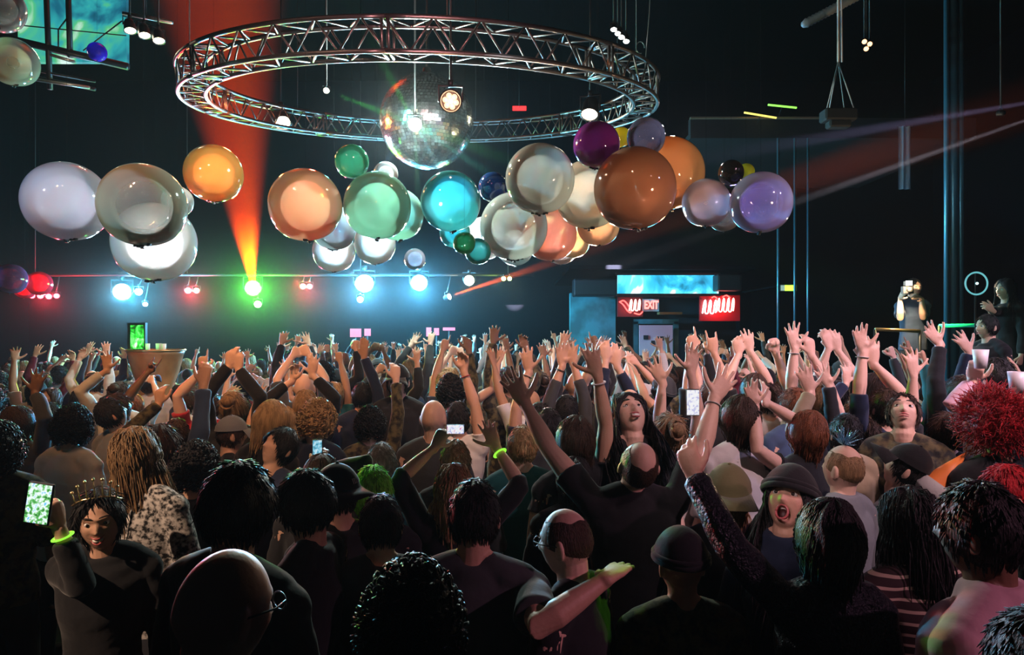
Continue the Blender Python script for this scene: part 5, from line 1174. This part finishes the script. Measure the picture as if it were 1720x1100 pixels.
# ------------------------------------------------------------------ the rest of the crowd: poses built once, copied
def up(x, y, z, hand='open', **k): return dict(w=(x, y, z), hand=hand, n=(R.uniform(-.4, .4), R.choice([1, 1, -1]), .1), **k)
POSES = [
 (dict(L=up(-.30, .15, 1.90, 'spread'), R=up(.28, .12, 1.92, 'open'), sleeve=.4), 'with both hands thrown up'),
 (dict(L=up(-.12, .20, 1.93, 'open'), R=up(.16, .22, 1.90, 'open'), sleeve=.95), 'with both hands thrown up'),
 (dict(R=up(.22, .15, 1.97, 'open'), sleeve=.35), 'with one arm raised'),
 (dict(L=up(-.20, .12, 1.98, 'relax'), sleeve=.95), 'with one arm raised'),
 (dict(L=up(-.06, .20, 1.86, 'relax'), R=up(.07, .22, 1.85, 'relax'), sleeve=.45, sex='f'), 'clapping overhead'),
 (dict(R=up(.18, .25, 1.80, 'phone'), L=up(-.25, .1, 1.9, 'open'), sleeve=.9, sex='f'), 'with both hands thrown up'),
 (dict(sleeve=.5), 'with arms down'), (dict(sleeve=1., bulk=1.1), 'with arms down'),
 (dict(R=up(.35, .0, 1.88, 'fist'), sleeve=1.), 'with one arm raised'),
 (dict(L=up(-.38, .1, 1.82, 'spread'), R=up(.10, .1, 1.99, 'point'), sleeve=.12, sex='f'), 'with both hands thrown up'),
 (dict(L=up(-.18, .3, 1.82, 'open'), R=up(.42, .05, 1.84, 'spread'), sleeve=.38), 'with both hands thrown up'),
 (dict(sleeve=.4, sex='f'), 'with arms down'),
 (dict(R=up(.10, .28, 1.9, 'horns'), sleeve=.5), 'with one arm raised'),
 (dict(L=up(-.10, .1, 2.0, 'open'), R=up(.30, .2, 1.9, 'relax'), sleeve=.98, bulk=1.08), 'with both hands thrown up'),
]
FIG = []
for sp, txt in POSES:
    sp = dict(sp); sp['voxel'] = .0075; sp['look'] = (deg(R.uniform(4, 30)), deg(R.uniform(-20, 20)), 0); sp['lean'] = deg(R.uniform(-5, 4)); sp['sway'] = deg(R.uniform(-4, 4))
    FIG.append((figure(sp), txt))
SH = {'with both hands thrown up': 'with hands up', 'with one arm raised': 'with one arm up', 'clapping overhead': 'clapping overhead', 'with arms down': 'with arms down'}
ZONES = [(-400, 130, 'at the left edge'), (130, 300, 'below the blazing cyan lamp'), (300, 480, 'below the dazzling green lamp'), (480, 660, 'below the pale blue lamp'), (660, 850, 'below the mirror ball'),
         (850, 1000, 'left of the exit sign'), (1000, 1150, 'in front of the exit sign'), (1150, 1290, 'below the right neon sign'), (1290, 1480, 'below the green exit light'), (1480, 2200, 'near the right edge')]
used = set()
def free(x, y, r): return all((x-a)**2+(y-b)**2 > r*r for a, b in TAKEN)
TAKEN += [P(262, 600, 8.2)[:2]]
y = 3.3; nfill = 0; row = 0
while y < 14.2:
    halfw = (y*.80+.4); x = -halfw+R.uniform(0, .4)
    while x < halfw:
        xx, yy = x+R.uniform(-.12, .12), y+R.uniform(-.16, .16); x += R.uniform(.50, .70)*(1.0 if y < 9 else 1.12)
        if xx > 4.0 and yy > 5.4: continue
        if not free(xx, yy, .36): continue
        px = 860+FPX*xx/yy
        near = yy < 5
        i = R.choice([0, 1, 2, 3, 4, 5, 6, 7, 8, 9, 10, 11, 12, 13] if not near else [6, 7, 11, 6, 7, 11, 2, 3, 6, 7]) if yy < 9 else R.choice([0, 1, 2, 3, 4, 5, 8, 9, 10, 12, 13, 6, 7])
        if px < 430 and R.random() < .6 or yy > 10 and R.random() < .3: i = R.choice([6, 7, 11])
        F, txt = FIG[i]; TAKEN.append((xx, yy))
        hgt = (R.uniform(1.60, 1.82) if px > 470 else R.uniform(1.5, 1.68)) if not near else R.uniform(1.56, 1.70); mir = R.random() < .5
        hair, hc, hat, hcol = R.choice([('short', 'black', None, ''), ('short', 'brown', None, ''), ('bob', 'black', None, ''), ('long', 'brown', None, ''), ('short', 'sandy', None, ''), ('curly', 'black', None, ''), ('bun', 'brown', None, ''), ('long', 'blond', None, ''), ('bob', 'auburn', None, ''), (None, None, None, ''), ('short', 'brown', 'cap', 'black'), ('bob', 'black', 'beanie', 'charcoal')])
        shirt = R.choice(['black', 'black', 'navy', 'charcoal', 'grey', 'black', 'teal', 'plaid', 'wine', 'white', 'denim'])
        zone = [z for a, b, z in ZONES if a <= px < b][0]
        col_ = {'grey': 'grey', 'white': 'white', 'wine': 'maroon', 'plaid': 'checked', 'teal': 'teal', 'denim': 'blue', 'navy': 'navy', 'charcoal': 'charcoal', 'black': 'black'}[shirt]
        htxt = 'bald' if not hair else ('capped' if hat == 'cap' else 'beanie-wearing' if hat else {'black': 'black-haired', 'brown': 'brown-haired', 'sandy': 'sandy-haired', 'blond': 'blond', 'auburn': 'copper-haired'}[hc])
        depth = 'in the nearer rows' if yy < 5.2 else 'in the middle rows' if yy < 8.5 else 'in the far rows'
        lab = f'{htxt} person in {col_} {SH[txt]}, {depth[7:]}, {zone}'
        grp = f'{txt[5:] if txt.startswith("with ") else txt} dancers, {depth[3:]}, {zone}, {htxt}, {col_}'
        look = math.atan2(-(-1.2-xx), 7.2-yy) if yy < 6 else R.uniform(-.3, .3)
        yaw = .45*look+R.uniform(-.45, .45)
        if R.random() < .06: yaw += PI
        place(F, (xx, yy), yaw, hgt/1.75, R.choice([0, 0, 1, 1, 1, 2, 2, 3]), hair, hc, shirt, lab, 'crowd: '+grp, mir, hat, hcol or 'black', hairseed=1)
        nfill += 1
    y += .62 if y < 6 else .78 if y < 9 else 1.0; row += 1

# striped jersey: cream rings on a dark knit
m = mat('cloth_striped', (.03, .012, .014), .85); nt = m.node_tree; b = nt.nodes['Principled BSDF']
tc = nt.nodes.new('ShaderNodeTexCoord'); wv = nt.nodes.new('ShaderNodeTexWave'); wv.bands_direction = 'Z'; wv.inputs['Scale'].default_value = 9; wv.inputs['Distortion'].default_value = 1.2; wv.inputs['Detail'].default_value = 1; wv.inputs['Detail Scale'].default_value = 1
cr = nt.nodes.new('ShaderNodeValToRGB'); cr.color_ramp.elements[0].position = .80; cr.color_ramp.elements[0].color = (.03, .012, .014, 1); cr.color_ramp.elements[1].position = .86; cr.color_ramp.elements[1].color = (.55, .42, .32, 1)
nt.links.new(tc.outputs['Object'], wv.inputs[0]); nt.links.new(wv.outputs[0], cr.inputs[0]); nt.links.new(cr.outputs[0], b.inputs['Base Color'])
STRIPED.material_slots[0].link = 'OBJECT'; STRIPED.material_slots[0].material = m
